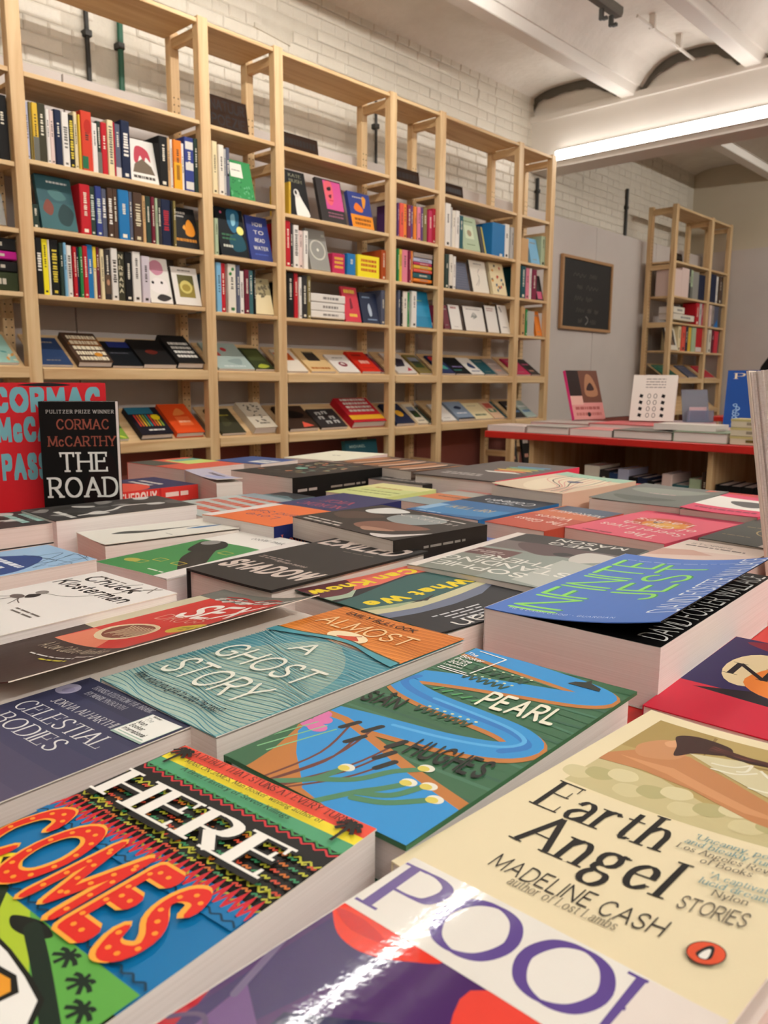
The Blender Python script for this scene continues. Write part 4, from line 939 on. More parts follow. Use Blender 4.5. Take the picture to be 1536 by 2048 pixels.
(6, 1, 's', 5.285, 0.084, 0.213, 0, 'sage', 'sage box'),
(6, 2, 's', 5.023, 0.06, 0.237, 0, 'tealdeep', 'dark teal spine'),
(6, 2, 's', 5.089, 0.045, 0.22, 0, 'pink', 'pink spine'),
(6, 2, 's', 5.137, 0.026, 0.221, 0, 'white', 'thin white spine'),
(6, 2, 's', 5.167, 0.059, 0.217, 0, 'wine', 'wine spine'),
(6, 2, 'f', 5.256, 0.084, 0.183, 0, 'charcoal', 'black cover with a pink foot'),
(6, 3, 's', 5.042, 0.048, 0.199, 0, 'tan', 'tan spine'),
(6, 3, 's', 5.096, 0.026, 0.189, 0, 'green', 'green spine'),
(6, 3, 's', 5.125, 0.102, 0.181, 0, 'silver', 'pale grey spine'),
(6, 3, 'f', 5.264, 0.088, 0.184, 0, 'orange', 'orange cover'),
(7, 1, 's', 7.373, 0.205, 0.251, 0, 'blush', 'wide pale pink box'),
(7, 1, 's', 7.586, 0.174, 0.278, 0, 'blush', 'pale pink spine'),
(7, 1, 's', 7.784, 0.049, 0.285, 0, 'charcoal', 'charcoal spine'),
(7, 1, 's', 7.836, 0.054, 0.278, 0, 'sage', 'grey green spine'),
(7, 1, 's', 7.901, 0.156, 0.27, 0, 'grey', 'grey patterned spine'),
(7, 1, 's', 8.086, 0.267, 0.254, 0, 'navy', 'wide navy box'),
(7, 1, 's', 8.358, 0.13, 0.273, 0, 'red', 'red spine'),
(7, 2, 'k', 7.687, 0.507, 0.578, 0.059, 'ivory', 'ivory book at the bottom of a flat pile'),
(7, 2, 'k', 7.679, 0.26, 0.64, 0.063, 'ivory', 'short ivory book on a flat pile'),
(7, 2, 's', 8.218, 0.081, 0.27, 0, 'red', 'red spine'),
(7, 2, 's', 8.307, 0.061, 0.252, 0, 'silver', 'grey white spine'),
(7, 2, 's', 8.375, 0.105, 0.252, 0, 'raspberry', 'raspberry spine'),
(7, 2, 's', 8.487, 0.048, 0.254, 0, 'maroon', 'maroon spine'),
(7, 3, 'f', 7.276, 0.225, 0.228, 0, 'ivory', 'white cover with a dark photograph'),
(7, 3, 's', 7.634, 0.063, 0.263, 0, 'cream', 'cream spine'),
(7, 3, 's', 7.737, 0.089, 0.266, 0, 'coral', 'coral spine'),
(7, 3, 's', 7.834, 0.066, 0.267, 0, 'navy', 'navy spine'),
(7, 3, 's', 7.917, 0.092, 0.265, 0, 'mustard', 'yellow brown spine'),
(7, 3, 's', 8.017, 0.102, 0.264, 0, 'sage', 'sage spine'),
(7, 3, 's', 8.171, 0.303, 0.27, 0, 'red', 'wide red box with white foot'),
(8, 1, 's', 8.553, 0.16, 0.293, 0, 'navy', 'dark navy spine'),
(8, 1, 's', 8.72, 0.05, 0.276, 0, 'white', 'white spine'),
(8, 1, 's', 8.778, 0.08, 0.283, 0, 'brown', 'brown spine'),
(8, 2, 's', 8.563, 0.056, 0.263, 0, 'blush', 'pale pink spine'),
(8, 2, 's', 8.628, 0.066, 0.265, 0, 'taupe', 'taupe spine'),
(8, 2, 's', 8.704, 0.125, 0.265, 0, 'slate', 'slate spine with a blue foot'),
(8, 3, 's', 8.589, 0.081, 0.271, 0, 'ivory', 'ivory spine'),
(8, 3, 's', 8.679, 0.057, 0.272, 0, 'maroon', 'maroon spine'),
(8, 3, 's', 8.746, 0.107, 0.23, 0, 'redpink', 'red and pink cover'),
]
LIPS = [
(0, 6, 1.204, 0.189, 0.012, 0.2, 'aqua', 'pale aqua patterned cover'),
(1, 6, 1.485, 0.136, 0.012, 0.2, 'navyblue', 'plain dark blue cover'),
(1, 6, 1.646, 0.168, 0.03, 0.22, 'brown', 'brown cover with big cream words'),
(1, 6, 1.806, 0.149, 0.012, 0.19, 'night', 'black cover with a deep blue top'),
(1, 6, 1.958, 0.17, 0.022, 0.2, 'black', 'black cover with a dull red mark'),
(1, 6, 2.137, 0.164, 0.034, 0.23, 'black', 'thick black cover with white words'),
(1, 7, 1.618, 0.247, 0.014, 0.2, 'lime', 'lime green patterned cover'),
(1, 7, 1.929, 0.167, 0.03, 0.205, 'rainbow', 'black cover with rainbow stripes and yellow patch'),
(1, 7, 2.116, 0.155, 0.03, 0.225, 'orangered', 'orange cover with paler block'),
(2, 6, 2.373, 0.223, 0.012, 0.225, 'paleblue', 'pale blue cover with red shapes'),
(2, 6, 2.604, 0.131, 0.012, 0.19, 'forest', 'dark green cover with yellow foot'),
(2, 7, 2.382, 0.148, 0.014, 0.2, 'darkolive', 'dark olive cover with a faint figure'),
(2, 7, 2.581, 0.181, 0.04, 0.215, 'stone', 'thick cream cover with dark floral print'),
(3, 6, 2.821, 0.143, 0.012, 0.2, 'whiterust', 'white cover with a rust block'),
(3, 6, 2.99, 0.184, 0.012, 0.22, 'sand', 'sand cover with dark standing figures'),
(3, 6, 3.204, 0.17, 0.01, 0.17, 'white', 'white cover with a dark red emblem'),
(3, 6, 3.391, 0.195, 0.016, 0.2, 'scarlet', 'scarlet cover with pale words'),
(3, 6, 3.591, 0.033, 0.012, 0.19, 'maroon', 'maroon cover edge'),
(3, 7, 2.827, 0.208, 0.02, 0.2, 'umber', 'dark brown cover with a coral triangle'),
(3, 7, 3.059, 0.207, 0.016, 0.17, 'charcoal', 'charcoal cover with white letter blocks'),
(3, 7, 3.303, 0.317, 0.045, 0.23, 'crimsonband', 'thick red cover with white words and a yellow band'),
(4, 6, 3.708, 0.18, 0.012, 0.21, 'whitedark', 'white cover with dark and red print'),
(4, 6, 3.915, 0.142, 0.012, 0.2, 'olive', 'olive landscape cover'),
(4, 7, 3.695, 0.173, 0.02, 0.2, 'navy', 'navy cover with a yellow patch'),
(4, 7, 3.909, 0.175, 0.014, 0.2, 'landscape', 'cream framed dark landscape cover'),
(4, 7, 4.087, 0.032, 0.012, 0.17, 'darkgreen', 'dark green cover edge'),
(5, 6, 4.141, 0.139, 0.014, 0.2, 'bluered', 'dark blue cover with red and teal shapes'),
(5, 6, 4.29, 0.171, 0.012, 0.19, 'night', 'dark cover with violet print'),
(5, 6, 4.469, 0.141, 0.012, 0.19, 'white', 'white cover with dark blue print'),
(5, 6, 4.618, 0.14, 0.012, 0.18, 'tealdeep', 'dark green cover'),
(5, 6, 4.77, 0.158, 0.012, 0.19, 'taupe', 'brown grey cover with pale letters'),
(5, 7, 4.156, 0.15, 0.012, 0.18, 'white', 'white cover with a small red foot'),
(5, 7, 4.327, 0.185, 0.02, 0.19, 'bluegrey', 'blue grey cover with a dark ship'),
(5, 7, 4.52, 0.216, 0.012, 0.18, 'cream', 'cream cover with small dark marks'),
(5, 7, 4.751, 0.184, 0.012, 0.19, 'peach', 'peach cover with red and green picture'),
(5, 7, 4.94, 0.038, 0.012, 0.19, 'tealdeep', 'deep teal cover edge'),
(6, 6, 5.02, 0.187, 0.012, 0.2, 'raspberry', 'dark pink cover edge'),
(6, 6, 5.215, 0.153, 0.012, 0.2, 'charcoal', 'charcoal cover with pink letters'),
(6, 7, 5.023, 0.138, 0.012, 0.2, 'charcoal', 'dark cover with pale lines'),
(6, 7, 5.178, 0.135, 0.012, 0.2, 'paleblue', 'white and blue cover'),
(7, 6, 7.237, 0.247, 0.012, 0.2, 'jade', 'jade green cover seen through the end frame'),
(7, 6, 7.592, 0.257, 0.012, 0.2, 'jade', 'dark jade cover'),
(7, 6, 7.915, 0.169, 0.012, 0.2, 'tan', 'plain tan cover'),
(7, 6, 8.153, 0.23, 0.014, 0.2, 'slate', 'slate blue cover'),
(8, 6, 8.585, 0.268, 0.012, 0.2, 'redpink', 'dull red cover'),
]

BAYN = {0: 'cropped first bay', 1: 'first wide bay', 2: 'two-line sign bay', 3: 'second wide bay', 4: 'striped-books bay', 5: 'third wide bay', 6: 'blackboard end bay', 7: 'far bookcase', 8: 'far bookcase end bay'}
ROWN = {1: 'upper row', 2: 'second row', 3: 'third row', 6: 'upper slope', 7: 'lower slope'}
def zof(bay, r):
    return (0, .797, .55, .282)[r] if bay >= 7 else LEVS[bay][r]
def top_of(bay, r):
    return (0, 1.119, .797, .55)[r] if bay >= 7 else LEVS[bay][r - 1]
BX = {0: (.62, 1.415), 1: (1.478, 2.285), 2: (2.346, 2.731), 3: (2.792, 3.586), 4: (3.647, 4.043), 5: (4.104, 4.913), 6: (4.974, 5.343), 7: (7.61, 8.418), 8: (8.48, 8.928)}
USED = set()
def uniq(desc, rest, alts):
    for a in [''] + alts:
        l = (desc + ' ' + a + ', ' + rest).replace(' ,', ',')
        if l not in USED and len(l.split()) <= 16: break
    USED.add(l); return l
prev = {}
def short(d): return d.replace(' spine', '').split(' with ')[0].split(' cover')[0].replace('thick ', '').replace('thin ', '')
for i, (bay, r, k, x, wd, h, tk, c, desc) in enumerate(SHELF):
    z = zof(bay, r) + .001; lo, hi = BX[bay]; key = (bay, r)
    nb1 = SHELF[i - 1] if i and SHELF[i - 1][:2] == key else None; nb2 = SHELF[i + 1] if i + 1 < len(SHELF) and SHELF[i + 1][:2] == key else None
    side = ('beside the %s one' % short((nb1 or nb2)[8])) if (nb1 or nb2) else 'alone'
    side2 = ('between %s and %s' % (short(nb1[8]), short(nb2[8]))) if nb1 and nb2 else side
    lab = uniq(desc, '%s, %s' % (ROWN[r], BAYN[bay]), [side, side2])
    if len(lab.split()) < 10 and k == 's' and nb1 and nb2 and 'between' not in lab and len(side2.split()) + len(lab.split()) <= 16: lab = uniq(desc, '%s, %s' % (ROWN[r], BAYN[bay]), [side2])
    grp = 'books on the %s of the %s' % (ROWN[r], BAYN[bay])
    if k != 'k': h = min(h, top_of(bay, r) - .019 - z - .006)
    x = max(x, prev.get(key, lo) + .0008); wd = min(wd, max(.007, hi - .001 - x))
    if k == 's':
        if x + wd > hi: wd = hi - x - .001
        if wd < .005: continue
        dp = .14 + .05 * rnd.random()
        spine_book(lab, (x, YS + .022 + rnd.uniform(0, .012), z), wd, min(h, .29), dp, PAL[c], grp, desc, seed=i); prev[key] = x + wd
    elif k == 'f':
        T = .028 if 'curved' in desc else rnd.uniform(.014, .026); a = math.radians(76 if r < 4 else 76)
        W = min(wd, hi - x - .002)
        flat_book('book', lab, (x, YS + .03, z + .001 + T * math.cos(a)), (a, 0, 0), W, h / math.sin(a), T, PAL[c], face_art(desc, W, h, i), grp, spine=PAL[c] if c not in ('white', 'ivory') else '#4c4440', pages=M_PAGEW); prev[key] = x + wd
    else:
        # lying flat in a pile, spine to the front
        t = thing('book', lab, 'book', (x, YS + .03 + rnd.uniform(0, .006), h + .0005), (0, 0, 0), grp); cc = hx(PAL[c])
        mb = MB(); mb.prism([(.15, 0), (.004, 0), (0, .004), (0, tk - .005), (.004, tk - .001), (.15, tk - .001), (.15, tk - .0025), (.005, tk - .0025), (.005, .0015), (.15, .0015)], 0, min(wd, hi - x - .001), 'x', cc); mb.build('cover', M_SPINE, t)
        mb = MB(); mb.box(.003, min(wd, hi - x) - .004, .006, .147, .0018, tk - .003); mb.build('page_block', M_PAGEW, t)
        s = Sheet(min(wd, hi - x), tk); s.words('#8a8480' if not dark(PAL[c]) else '#c8c0b0', .35, .8, .35, .3, i); s.tb.build('spine_lettering', M_SPINE, t, (0, -.0003, 0), fix=False).rotation_euler = (math.pi / 2, 0, 0)
for i, (bay, r, x, wd, T, ln, c, desc) in enumerate(LIPS):
    zl = (.012, -.3)[r - 6] if bay >= 7 else LEVS[bay][r - 2]
    lo, hi = BX[bay]; key = (bay, r); nxt = LIPS[i + 1] if i + 1 < len(LIPS) and LIPS[i + 1][:2] == key else None
    if nxt: hi = min(hi, max(nxt[2], lo + .06) if nxt[2] < hi - .03 else hi - .034)
    x = min(max(x, lo + .003, prev.get(key, lo) + .003), hi - .032); wd = min(wd, hi - x - .003); prev[key] = x + wd
    lab = uniq(desc, '%s, %s' % (ROWN[r], BAYN[bay]), ['leaning'])
    a = math.radians(36); nx = (-math.sin(a) * T, math.cos(a) * T)
    by, bz = YS + .018 + .006 * math.cos(a), zl - .008 + .006 * math.sin(a)
    flat_book('book', lab, (x, by + nx[0] * 1.02 + .014, bz + nx[1] * 1.02 + .0105), (a, 0, 0), wd, ln, T, PAL[c], face_art(desc, wd, ln, i + 300), 'books on the %s of the %s' % (ROWN[r], BAYN[bay]), pages=M_PAGEW, hard=T > .028)
# short signs on top of the second shelf
def sign(label, x, z, wd, h, txt):
    t = thing('shelf_sign', label, 'sign', (x, YS + .03, z + .001), (math.radians(-8), 0, 0), 'dark section signs on the bookcase')
    mb = MB(); mb.box(0, wd, 0, .006, 0, h); mb.build('plate', M_SIGN, t, bevel=.001)
    s = Sheet(wd, h)
    for i, l in enumerate(txt): s.text('#241b17', 'sans', l, .1, (.58 if i == 0 else .14) if len(txt) > 1 else .3, .92, .28 if len(txt) > 1 else .4)
    if not txt: s.words('#241b17', .08, .92, .3, .4, int(x * 10))
    s.tb.build('lettering', M_PRINT, t, (0, -.0005, 0), fix=False).rotation_euler = (math.pi / 2, 0, 0)
sign('dark square sign with two lines of dull letters on the bookcase', 2.352, 1.17, .24, .155, ('NATUUR', 'POËZIE'))
sign('long dark sign strip on the second wide bay', 2.80, 1.165, .255, .085, ())
sign('dark sign strip with dull letters on the striped-books bay', 3.655, 1.155, .235, .085, ())
sign('dark sign strip on the third wide bay', 4.112, 1.15, .215, .08, ())
sign('small dark sign strip on the far bookcase', 7.62, 1.119, .2, .08, ())
# ------------------------------------------------------------------ the near table
ZT = -.25
STEP = 4e-6
def table(label, x0, x1, y0, y1, kind):
    t = thing('display_table', label, 'table', (x0, y0, ZT)); X, Y = x1 - x0, y1 - y0
    mb = MB(); mb.box(0, X, 0, Y, -.032, 0); mb.build('table_top', M_RED, t, bevel=.003)
    if kind == 'legs':
        for x in (.08, X - .14):
            for y in (.08, Y - .14): cbox('leg', W_Z, t, x, x + .06, y, y + .06, -CZ - ZT, -.033)
        for y in (.09, Y - .12): cbox('rail', W_X, t, .14, X - .14, y, y + .03, -.12, -.034)
        cbox('under_shelf', W_X, t, .08, X - .08, .08, Y - .08, -.62, -.60)
    else:
        for y in kind: cbox('side_panel', W_Z, t, .055, X - .1, y - y0, y - y0 + .022, -CZ - ZT, -.033)
        cbox('back_panel', W_Z, t, X - .1, X - .085, .05, Y - .15, -CZ - ZT, -.033)
        cbox('under_shelf', W_Y, t, .06, X - .1, .05, Y - .18, -.385, -.362)
    return t
table('red topped table covered with rows of flat books, close to the camera', -.1, 1.83, -.02, 1.76, 'legs')
TB = {
    'celestial': ('A', (0.158, 0.458, 3.0, 0.2, 0.124, -0.214)),
    'ghost': ('A', (0.378, 0.444, 0.0, 0.243, 0.14, -0.212)),
    'here': ('A', (0.142, 0.294, 5.5, 0.2, 0.139, -0.208)),
    'pearl': ('A', (0.367, 0.288, 1.3, 0.236, 0.134, -0.212)),
    'earth': ('A', (0.3519, 0.1434, -4.0, 0.24, 0.135, -0.214)),
    'poor': ('A', (0.1346, 0.1388, -1.0, 0.21, 0.135, -0.206)),
    'jest': ('A', (0.6727, 0.3183, 3.0, 0.235, 0.157, -0.197)),
    'chuck': ('A', (0.3053, 0.7123, 3.0, 0.2, 0.14, -0.206)),
    'sex': ('A', (0.3583, 0.5811, 2.0, 0.22, 0.14, -0.214)),
    'whatwe': ('B', (0.599, 0.518, -3.0, 0.18, 0.15, -0.214)),
    'sophie': ('B', (0.7953, 0.4982, 3.465, 0.2494, 0.1845, -0.208)),
    'lang': ('B', (0.81, 0.655, 0.0, 0.2, 0.13, -0.222)),
    'hitch': ('B', (0.7777, 0.7175, -6.4973, 0.1647, 0.213, -0.19)),
    'shadow': ('B', (0.593, 0.661, 1.1, 0.244, 0.14, -0.205)),
    'josie': ('A', (0.565, 0.826, 7.3, 0.239, 0.13, -0.216)),
    'ladle': ('A', (0.578, 0.956, -10.5, 0.208, 0.13, -0.212)),
    'bwthick': ('A', (0.5907, 1.1177, -3.0, 0.22, 0.13, -0.196)),
    'bwleft': ('A', (0.3822, 1.143, -3.0, 0.21, 0.13, -0.2)),
    'lydia': ('B', (0.7407, 0.9153, 1.7311, 0.146, 0.1644, -0.2)),
    'blueaus': ('B', (0.94, 0.965, 2.0, 0.2, 0.14, -0.208)),
    'rip': ('B', (1.053, 0.752, -1.1, 0.227, 0.148, -0.206)),
    'roy': ('B', (1.063, 0.63, -4.0, 0.224, 0.11, -0.21)),
    'secret': ('B', (1.1126, 0.4866, -5.6748, 0.2423, 0.1595, -0.21)),
    'face': ('B', (1.2992, 0.7471, -2.5972, 0.2514, 0.1543, -0.19)),
    'greygreen': ('B', (1.3078, 0.5933, 2.8484, 0.2431, 0.1573, -0.2)),
    'rainbow': ('B', (1.3857, 0.9584, 1.9579, 0.3318, 0.1983, -0.19)),
    'stripes': ('B', (1.3358, 1.1619, -5.4643, 0.1748, 0.26, -0.19)),
    'darktitle': ('B', (1.195, 1.08, 0.0, 0.1, 0.15, -0.208)),
    'floral': ('B', (1.1161, 1.2586, 1.0913, 0.2627, 0.1943, -0.19)),
    'whitefar': ('A', (1.3558, 1.4213, 11.6807, 0.2259, 0.1659, -0.19)),
    'coral': ('A', (0.9957, 1.536, 2.9204, 0.1588, 0.216, -0.19)),
    'blue': ('A', (1.141, 1.4773, 28.2143, 0.1663, 0.1475, -0.19)),
    'lav': ('A', (0.9035, 1.2943, -19.2147, 0.05, 0.2605, -0.19)),
    'theroux': ('B', (0.7625, 1.3775, 0.0, 0.23, 0.16, -0.205)),
    'pinkwhite': ('B', (1.3119, 0.4416, 0.1078, 0.2142, 0.1189, -0.2)),
    'circle': ('A', (1.125, 0.33, -2.0, 0.21, 0.095, -0.204)),
    'storms': ('A', (0.88, 0.35, -2.0, 0.2, 0.11, -0.207)),
    'bluemap': ('A', (0.322, 0.897, 1.6, 0.2, 0.119, -0.205)),
    'redN': ('A', (0.6389, 0.1422, 0.0, 0.21, 0.13, -0.235)),
    'lime': ('B', (1.045, 1.04, 2.0, 0.18, 0.137, -0.212)),
    'pale': ('A', (0.8, 1.1, -5.0, 0.2, 0.16, -0.212)),
    'tealdark': ('B', (0.9, 1.245, 0.0, 0.16, 0.11, -0.214)),
    'sunset': ('B', (1.14, 0.885, -1.0, 0.2, 0.11, -0.214)),
}
TB.update({
    'face': ('B', (1.299, .749, -2.6, .25, .15, -.19)),
    'pinkwhite': ('B', (1.324, .441, 0, .205, .117, -.2)),
    'roy': ('B', (1.063, .627, -3, .218, .108, -.21)),
    'rip': ('B', (1.053, .755, -1, .222, .144, -.206)),
    'secret': ('B', (1.1106, .4866, -5.4, .235, .156, -.21)),
    'lydia': ('B', (.7437, .9153, 1.7, .143, .162, -.2)),
    'floral': ('B', (1.1155, 1.259, 1, .257, .192, -.19)),
    'whitefar': ('A', (1.362, 1.427, 11.7, .22, .162, -.19)),
    'chuck': ('A', (.3053, .715, 3, .2, .135, -.206)),
    'stripes': ('B', (1.336, 1.195, -5.46, .175, .26, -.19)),
    'lime': ('B', (1.10, 1.03, 2, .165, .137, -.212)),
    'darktitle': ('B', (1.222, 1.08, 0, .06, .15, -.208)),
    'tealdark': ('B', (.94, 1.135, 0, .085, .09, -.218)),
    'blueaus': ('B', (.913, .965, 2, .19, .138, -.208)),
    'blue': ('A', (1.15, 1.477, 8, .125, .147, -.19)),
    'theroux': ('B', (.7625, 1.39, 0, .225, .16, -.205)),
    'storms': ('A', (.944, .352, -2, .155, .105, -.207)),
    'ladle': ('A', (.583, .972, -9, .19, .115, -.212)),
    'greygreen': ('B', (1.345, .585, 2.8, .243, .155, -.2)),
    'circle': ('A', (1.128, .342, -2, .205, .093, -.204)),
    'lav': ('A', (.905, 1.305, -19.2, .05, .235, -.19)),
})
def T_(key, name, label, T, col, draw=None, tilt=0.0, cat='book', dz=0.0, **kw):
    ty, (cx, cy, yaw, Ln, W, z) = TB[key]; a = math.radians(yaw + {'A': -90, 'B': 90, 'C': 180}[ty])
    if ty == 'C': Ln, W = W, Ln
    ux, uy = math.cos(a), math.sin(a); ox, oy = cx - ux * W / 2 + uy * Ln / 2, cy - uy * W / 2 - ux * Ln / 2
    kw.setdefault('group', None)
    return flat_book(name, label, (ox, oy, z + dz), (0, -math.radians(tilt), a), W, Ln, T, col, draw, cat=cat, **kw)
# --- sea and ghost
def d_ghost(s):
    W, H = s.w, s.l; s.inc = .3
    s.rect('#5a9fae', 0, .45, 1, .75); s.rect('#6ba6ac', 0, .0, 1, .45); s.rect('#7cb0b0', 0, 0, 1, .2)
    s.blob('#a6bdb0', (.05, -.02), (.0, .12), (.06, .3), (.16, .46), (.24, .56), (.36, .66), (.5, .69), (.62, .645), (.72, .6), (.86, .5), (.95, .36), (.98, .2), (.9, -.05))
    r = random.Random(5)
    for k in range(84):
        v = -.02 + k * .0088; c = ('#3f8494', '#8fbcb8', '#5592a0', '#b4ccc2')[k % 4]; a = r.uniform(0, .35)
        s.line(c, .0005 if k % 2 else .0008, *[(u / 9, v + .013 * math.sin(u * 1.0 + k * .21 + a) + .012 * math.sin(u * .45 + k * .13) + .005 * r.random()) for u in range(-1, 11)], n=3)
    s.poly('#e2893a', (0, .67), (.2, .69), (.4, .725), (.55, .73), (.75, .70), (1, .675), (1, 1), (0, 1))
    for k in range(46):
        v = .69 + k * .0076; c = ('#b8642a', '#f0a456', '#cf7630')[k % 3]
        s.line(c, .0006, *[(u / 9, v + .011 * math.sin(u * .8 + k * .22) + .004 * r.random()) for u in range(-1, 11)], n=3)
    s.ell('#f0dcb4', .47, .748, W * .15, H * .048)
    s.blob('#4a97a6', (-.1, .60), (-.1, .66), (0, .668), (.2, .684), (.4, .720), (.55, .726), (.75, .70), (1.0, .672), (1.1, .66), (1.1, .62), (.9, .645), (.75, .672), (.6, .70), (.45, .70), (.3, .675), (.1, .635))
    s.line('#4a4a2a', .0018, (0, .668), (.2, .685), (.4, .722), (.55, .728), (.75, .70), (1, .673))
    s.blob('#c2452c', (.40, .735), (.46, .755), (.50, .768), (.54, .757), (.57, .738), (.48, .728)); s.line('#9a3020', .0015, (.5, .765), (.53, .785))
    c = '#e8e8da'
    s.text('#2e1c10', 'sans', 'EMILY BULLOCK', .13, .935, .70, .030); s.text('#f2cc96', 'pale', 'ALMOST', .10, .80, .83, .085)
    s.text(c, 'pale', 'A', .38, .535, .53, .085); s.text(c, 'pale', 'GHOST', .11, .345, .84, .115); s.text(c, 'pale', 'STORY', .12, .155, .80, .125)
    s.text('#16242a', 'sans', 'What would you give to undo the past?', .10, .075, .82, .032, res=2)
T_('ghost', 'paperback', 'teal and orange paperback with wavy sea lines and pale hand-drawn capitals', .03, '#5c9aa4', d_ghost, bend=(.35, 0.030), inner='#d8d4cc')
# --- moonlit navy
def d_cel(s):
    for i, c in enumerate(('#6e5f70', '#685c70', '#60586e', '#575169', '#4e4a63', '#45445f', '#3e405c', '#393b57', '#34364f')): s.rect(c, 0, i / 9, 1, (i + 1) / 9)
    s.blob('#3c3446', (-.1, -.1), (-.1, .2), (.15, .12), (.4, .16), (.6, .06), (.6, -.1))
    s.ell('#9c98b0', .06, .895, .009, .0085); s.ell('#8a86a2', .075, .89, .0045, .0042)
    c = '#e2e0e0'
    s.text(c, 'fine', 'CELESTIAL', .06, .70, .855, .070, v1=.71); s.text(c, 'fine', 'BODIES', .13, .605, .705, .070, v1=.615)
    s.text(c, 'fine', 'JOKHA ALHARTHI', .15, .80, .70, .036, v1=.815); s.text('#c4c4cc', 'fine', 'TRANSLATED FROM THE ARABIC', .155, .948, .70, .026, v1=.957, res=2); s.text('#c4c4cc', 'fine', 'BY MARILYN BOOTH', .2, .905, .55, .026, v1=.912, res=2)
    s.rect('#9fb8ac', .725, .805, .985, .957); s.rect('#f2f2ec', .73, .815, .98, .957)
    s.text('#7a8a84', 'light', 'The', .75, .915, .81, .02, res=2)
    for i, w in enumerate(('Man', 'Booker', 'International')): s.text('#2c3430', 'sans', w, .75, .888 - i * .026, (.82, .86, .93)[i], .019, res=2)
    s.rect('#9fc0b0', .75, .822, .96, .826); s.text('#3a3a3a', 'sans', 'Winner', .76, .943, .83, .010, res=2)
T_('celestial', 'paperback', 'navy paperback shading to mauve, small moon and white prize sticker', .034, '#45445f', d_cel, bend=(.5, 0.042))
# --- river
def d_pearl(s):
    W, H = s.w, s.l; r = random.Random(3)
    for k in range(26): s.line(('#3a6547', '#46745a', '#37604a')[k % 3], .003, *[(u / 4, k / 25 + r.uniform(-.01, .01)) for u in range(5)])
    O, B = '#b9763a', '#2f8ecf'
    top = [(-.1, .985), (.2, .965), (.5, .948), (.78, .925), (.90, .89), (.82, .845), (.55, .80), (.25, .745), (.02, .69), (-.0, .64), (.10, .60), (.3, .575), (.55, .565), (.78, .548), (.90, .505), (.84, .445), (.62, .40), (.35, .372), (.15, .352), (-.1, .32)]
    s.line(O, .0255, *[(u + .012, v - .012) for u, v in top]); s.line(B, .0215, *top); s.line('#2a76c0', .006, *[(u + .01, v - .004) for u, v in top[8:16]]); s.line('#55a8de', .003, *[(u - .02, v + .012) for u, v in top[11:18]])
    s.poly(O, (-.05, .34), (.12, .34), (.38, .30), (.66, .25), (1.0, .20), (1.0, .0), (.1, 0), (0, .1))
    s.poly(B, (-.02, .31), (.12, .315), (.36, .275), (.62, .225), (1.0, .165), (1.0, .0), (.6, .0), (.42, .02), (.2, .12), (.05, .2))
    s.poly('#3a6547', (-.05, -.05), (-.05, .27), (.03, .2), (.1, .1), (.14, 0)); s.poly(O, (.14, -.02), (.12, .08), (.2, .12), (.42, .03), (.5, -.02))
    for u, v in ((.18, .315), (.29, .335), (.30, .265), (.47, .31), (.50, .25), (.56, .215)):
        s.line('#6a3a30', .0018, (.2 + u * .3, -.02), (.17 + u * .6, v * .5), (u, v)); s.line('#27241f', .0046, (u - .012, v - .028), (u + .012, v + .022))
    for pts in (((.32, .0), (.42, .06), (.45, .13)), ((.42, .06), (.55, .12), (.62, .2), (.70, .25)), ((.55, .0), (.62, .08), (.68, .13), (.72, .17)), ((.62, .08), (.74, .12), (.79, .19)), ((.64, .06), (.76, .09), (.87, .155))): s.line('#4c7f5c', .005, *pts)
    for u, v in ((.70, .255), (.45, .14), (.72, .18), (.80, .195), (.88, .16)): s.ell('#e6e4d6', u + .008, v + .006, .0048, .004); s.ell('#d8c85c', u, v, .0036, .003)
    for u, v in ((.0, .31), (.05, .285), (.03, .25), (.09, .245)): s.ell('#d472a8', u, v, .007, .0055)
    for u in (.02, .08, .14): s.line('#86c08c', .0012, (u - .05, .08), (u, .2), (u + .03, .27))
    for (a, b, v, n) in ((.22, .5, .76, 6), (.30, .62, .49, 7), (.2, .55, .83, 6)):
        for k in range(n):
            u = a + (b - a) * k / n; s.line('#2c4a38', .002, (u, v), (u + .02, v + .035)); s.line('#2c4a38', .002, (u, v), (u - .02, v + .035)); s.ell('#cfd8b0', u + .025, v + .045, .0012)
    for k in range(5): s.line('#4f9a5a', .002, (.2 + k * .06, .635), (.23 + k * .06, .665))
    s.poly('#23281f', (.68, .925), (.86, .925), (.85, .945), (.78, .965), (.76, .99), (.745, .965), (.70, .95))
    s.line('#f0f0ea', .0014, (.02, .795), (.2, .795), smooth=False); s.line('#f0f0ea', .0014, (.215, .80), (.245, .972), smooth=False); s.line('#f0f0ea', .0014, (.05, .982), (.245, .972), smooth=False)
    s.line('#f0f0ea', .0014, (.02, .782), (.228, .782), smooth=False)
    for i, w in enumerate(('The', 'Booker', 'Prize', '2023')): s.text('#f0f0ea', 'sans', w, .02, .93 - i * .032, (.09, .17, .13, .13)[i], .022, res=2)
    s.text('#f0f0ea', 'sans', 'Longlisted', .02, .812, .14, .011, res=2)
    s.text('#ece8d2', 'brush', 'PEARL', .475, .63, .885, .095, v1=.645); s.text('#1d2019', 'brush', 'SIÂN', .01, .445, .225, .065, v1=.46); s.text('#1d2019', 'brush', 'HUGHES', .545, .285, .92, .078, v1=.30)
TB['pearl'] = ('A', (.372, .288, 1.3, .246, .134, -.212))
T_('pearl', 'hardback', 'green hardback with a winding blue river, bulrushes and white hand lettering', .03, '#3a6547', d_pearl, hard=True, inner='#2a5a68', bend=(.3, 0.023), pages=M_PAGEW)
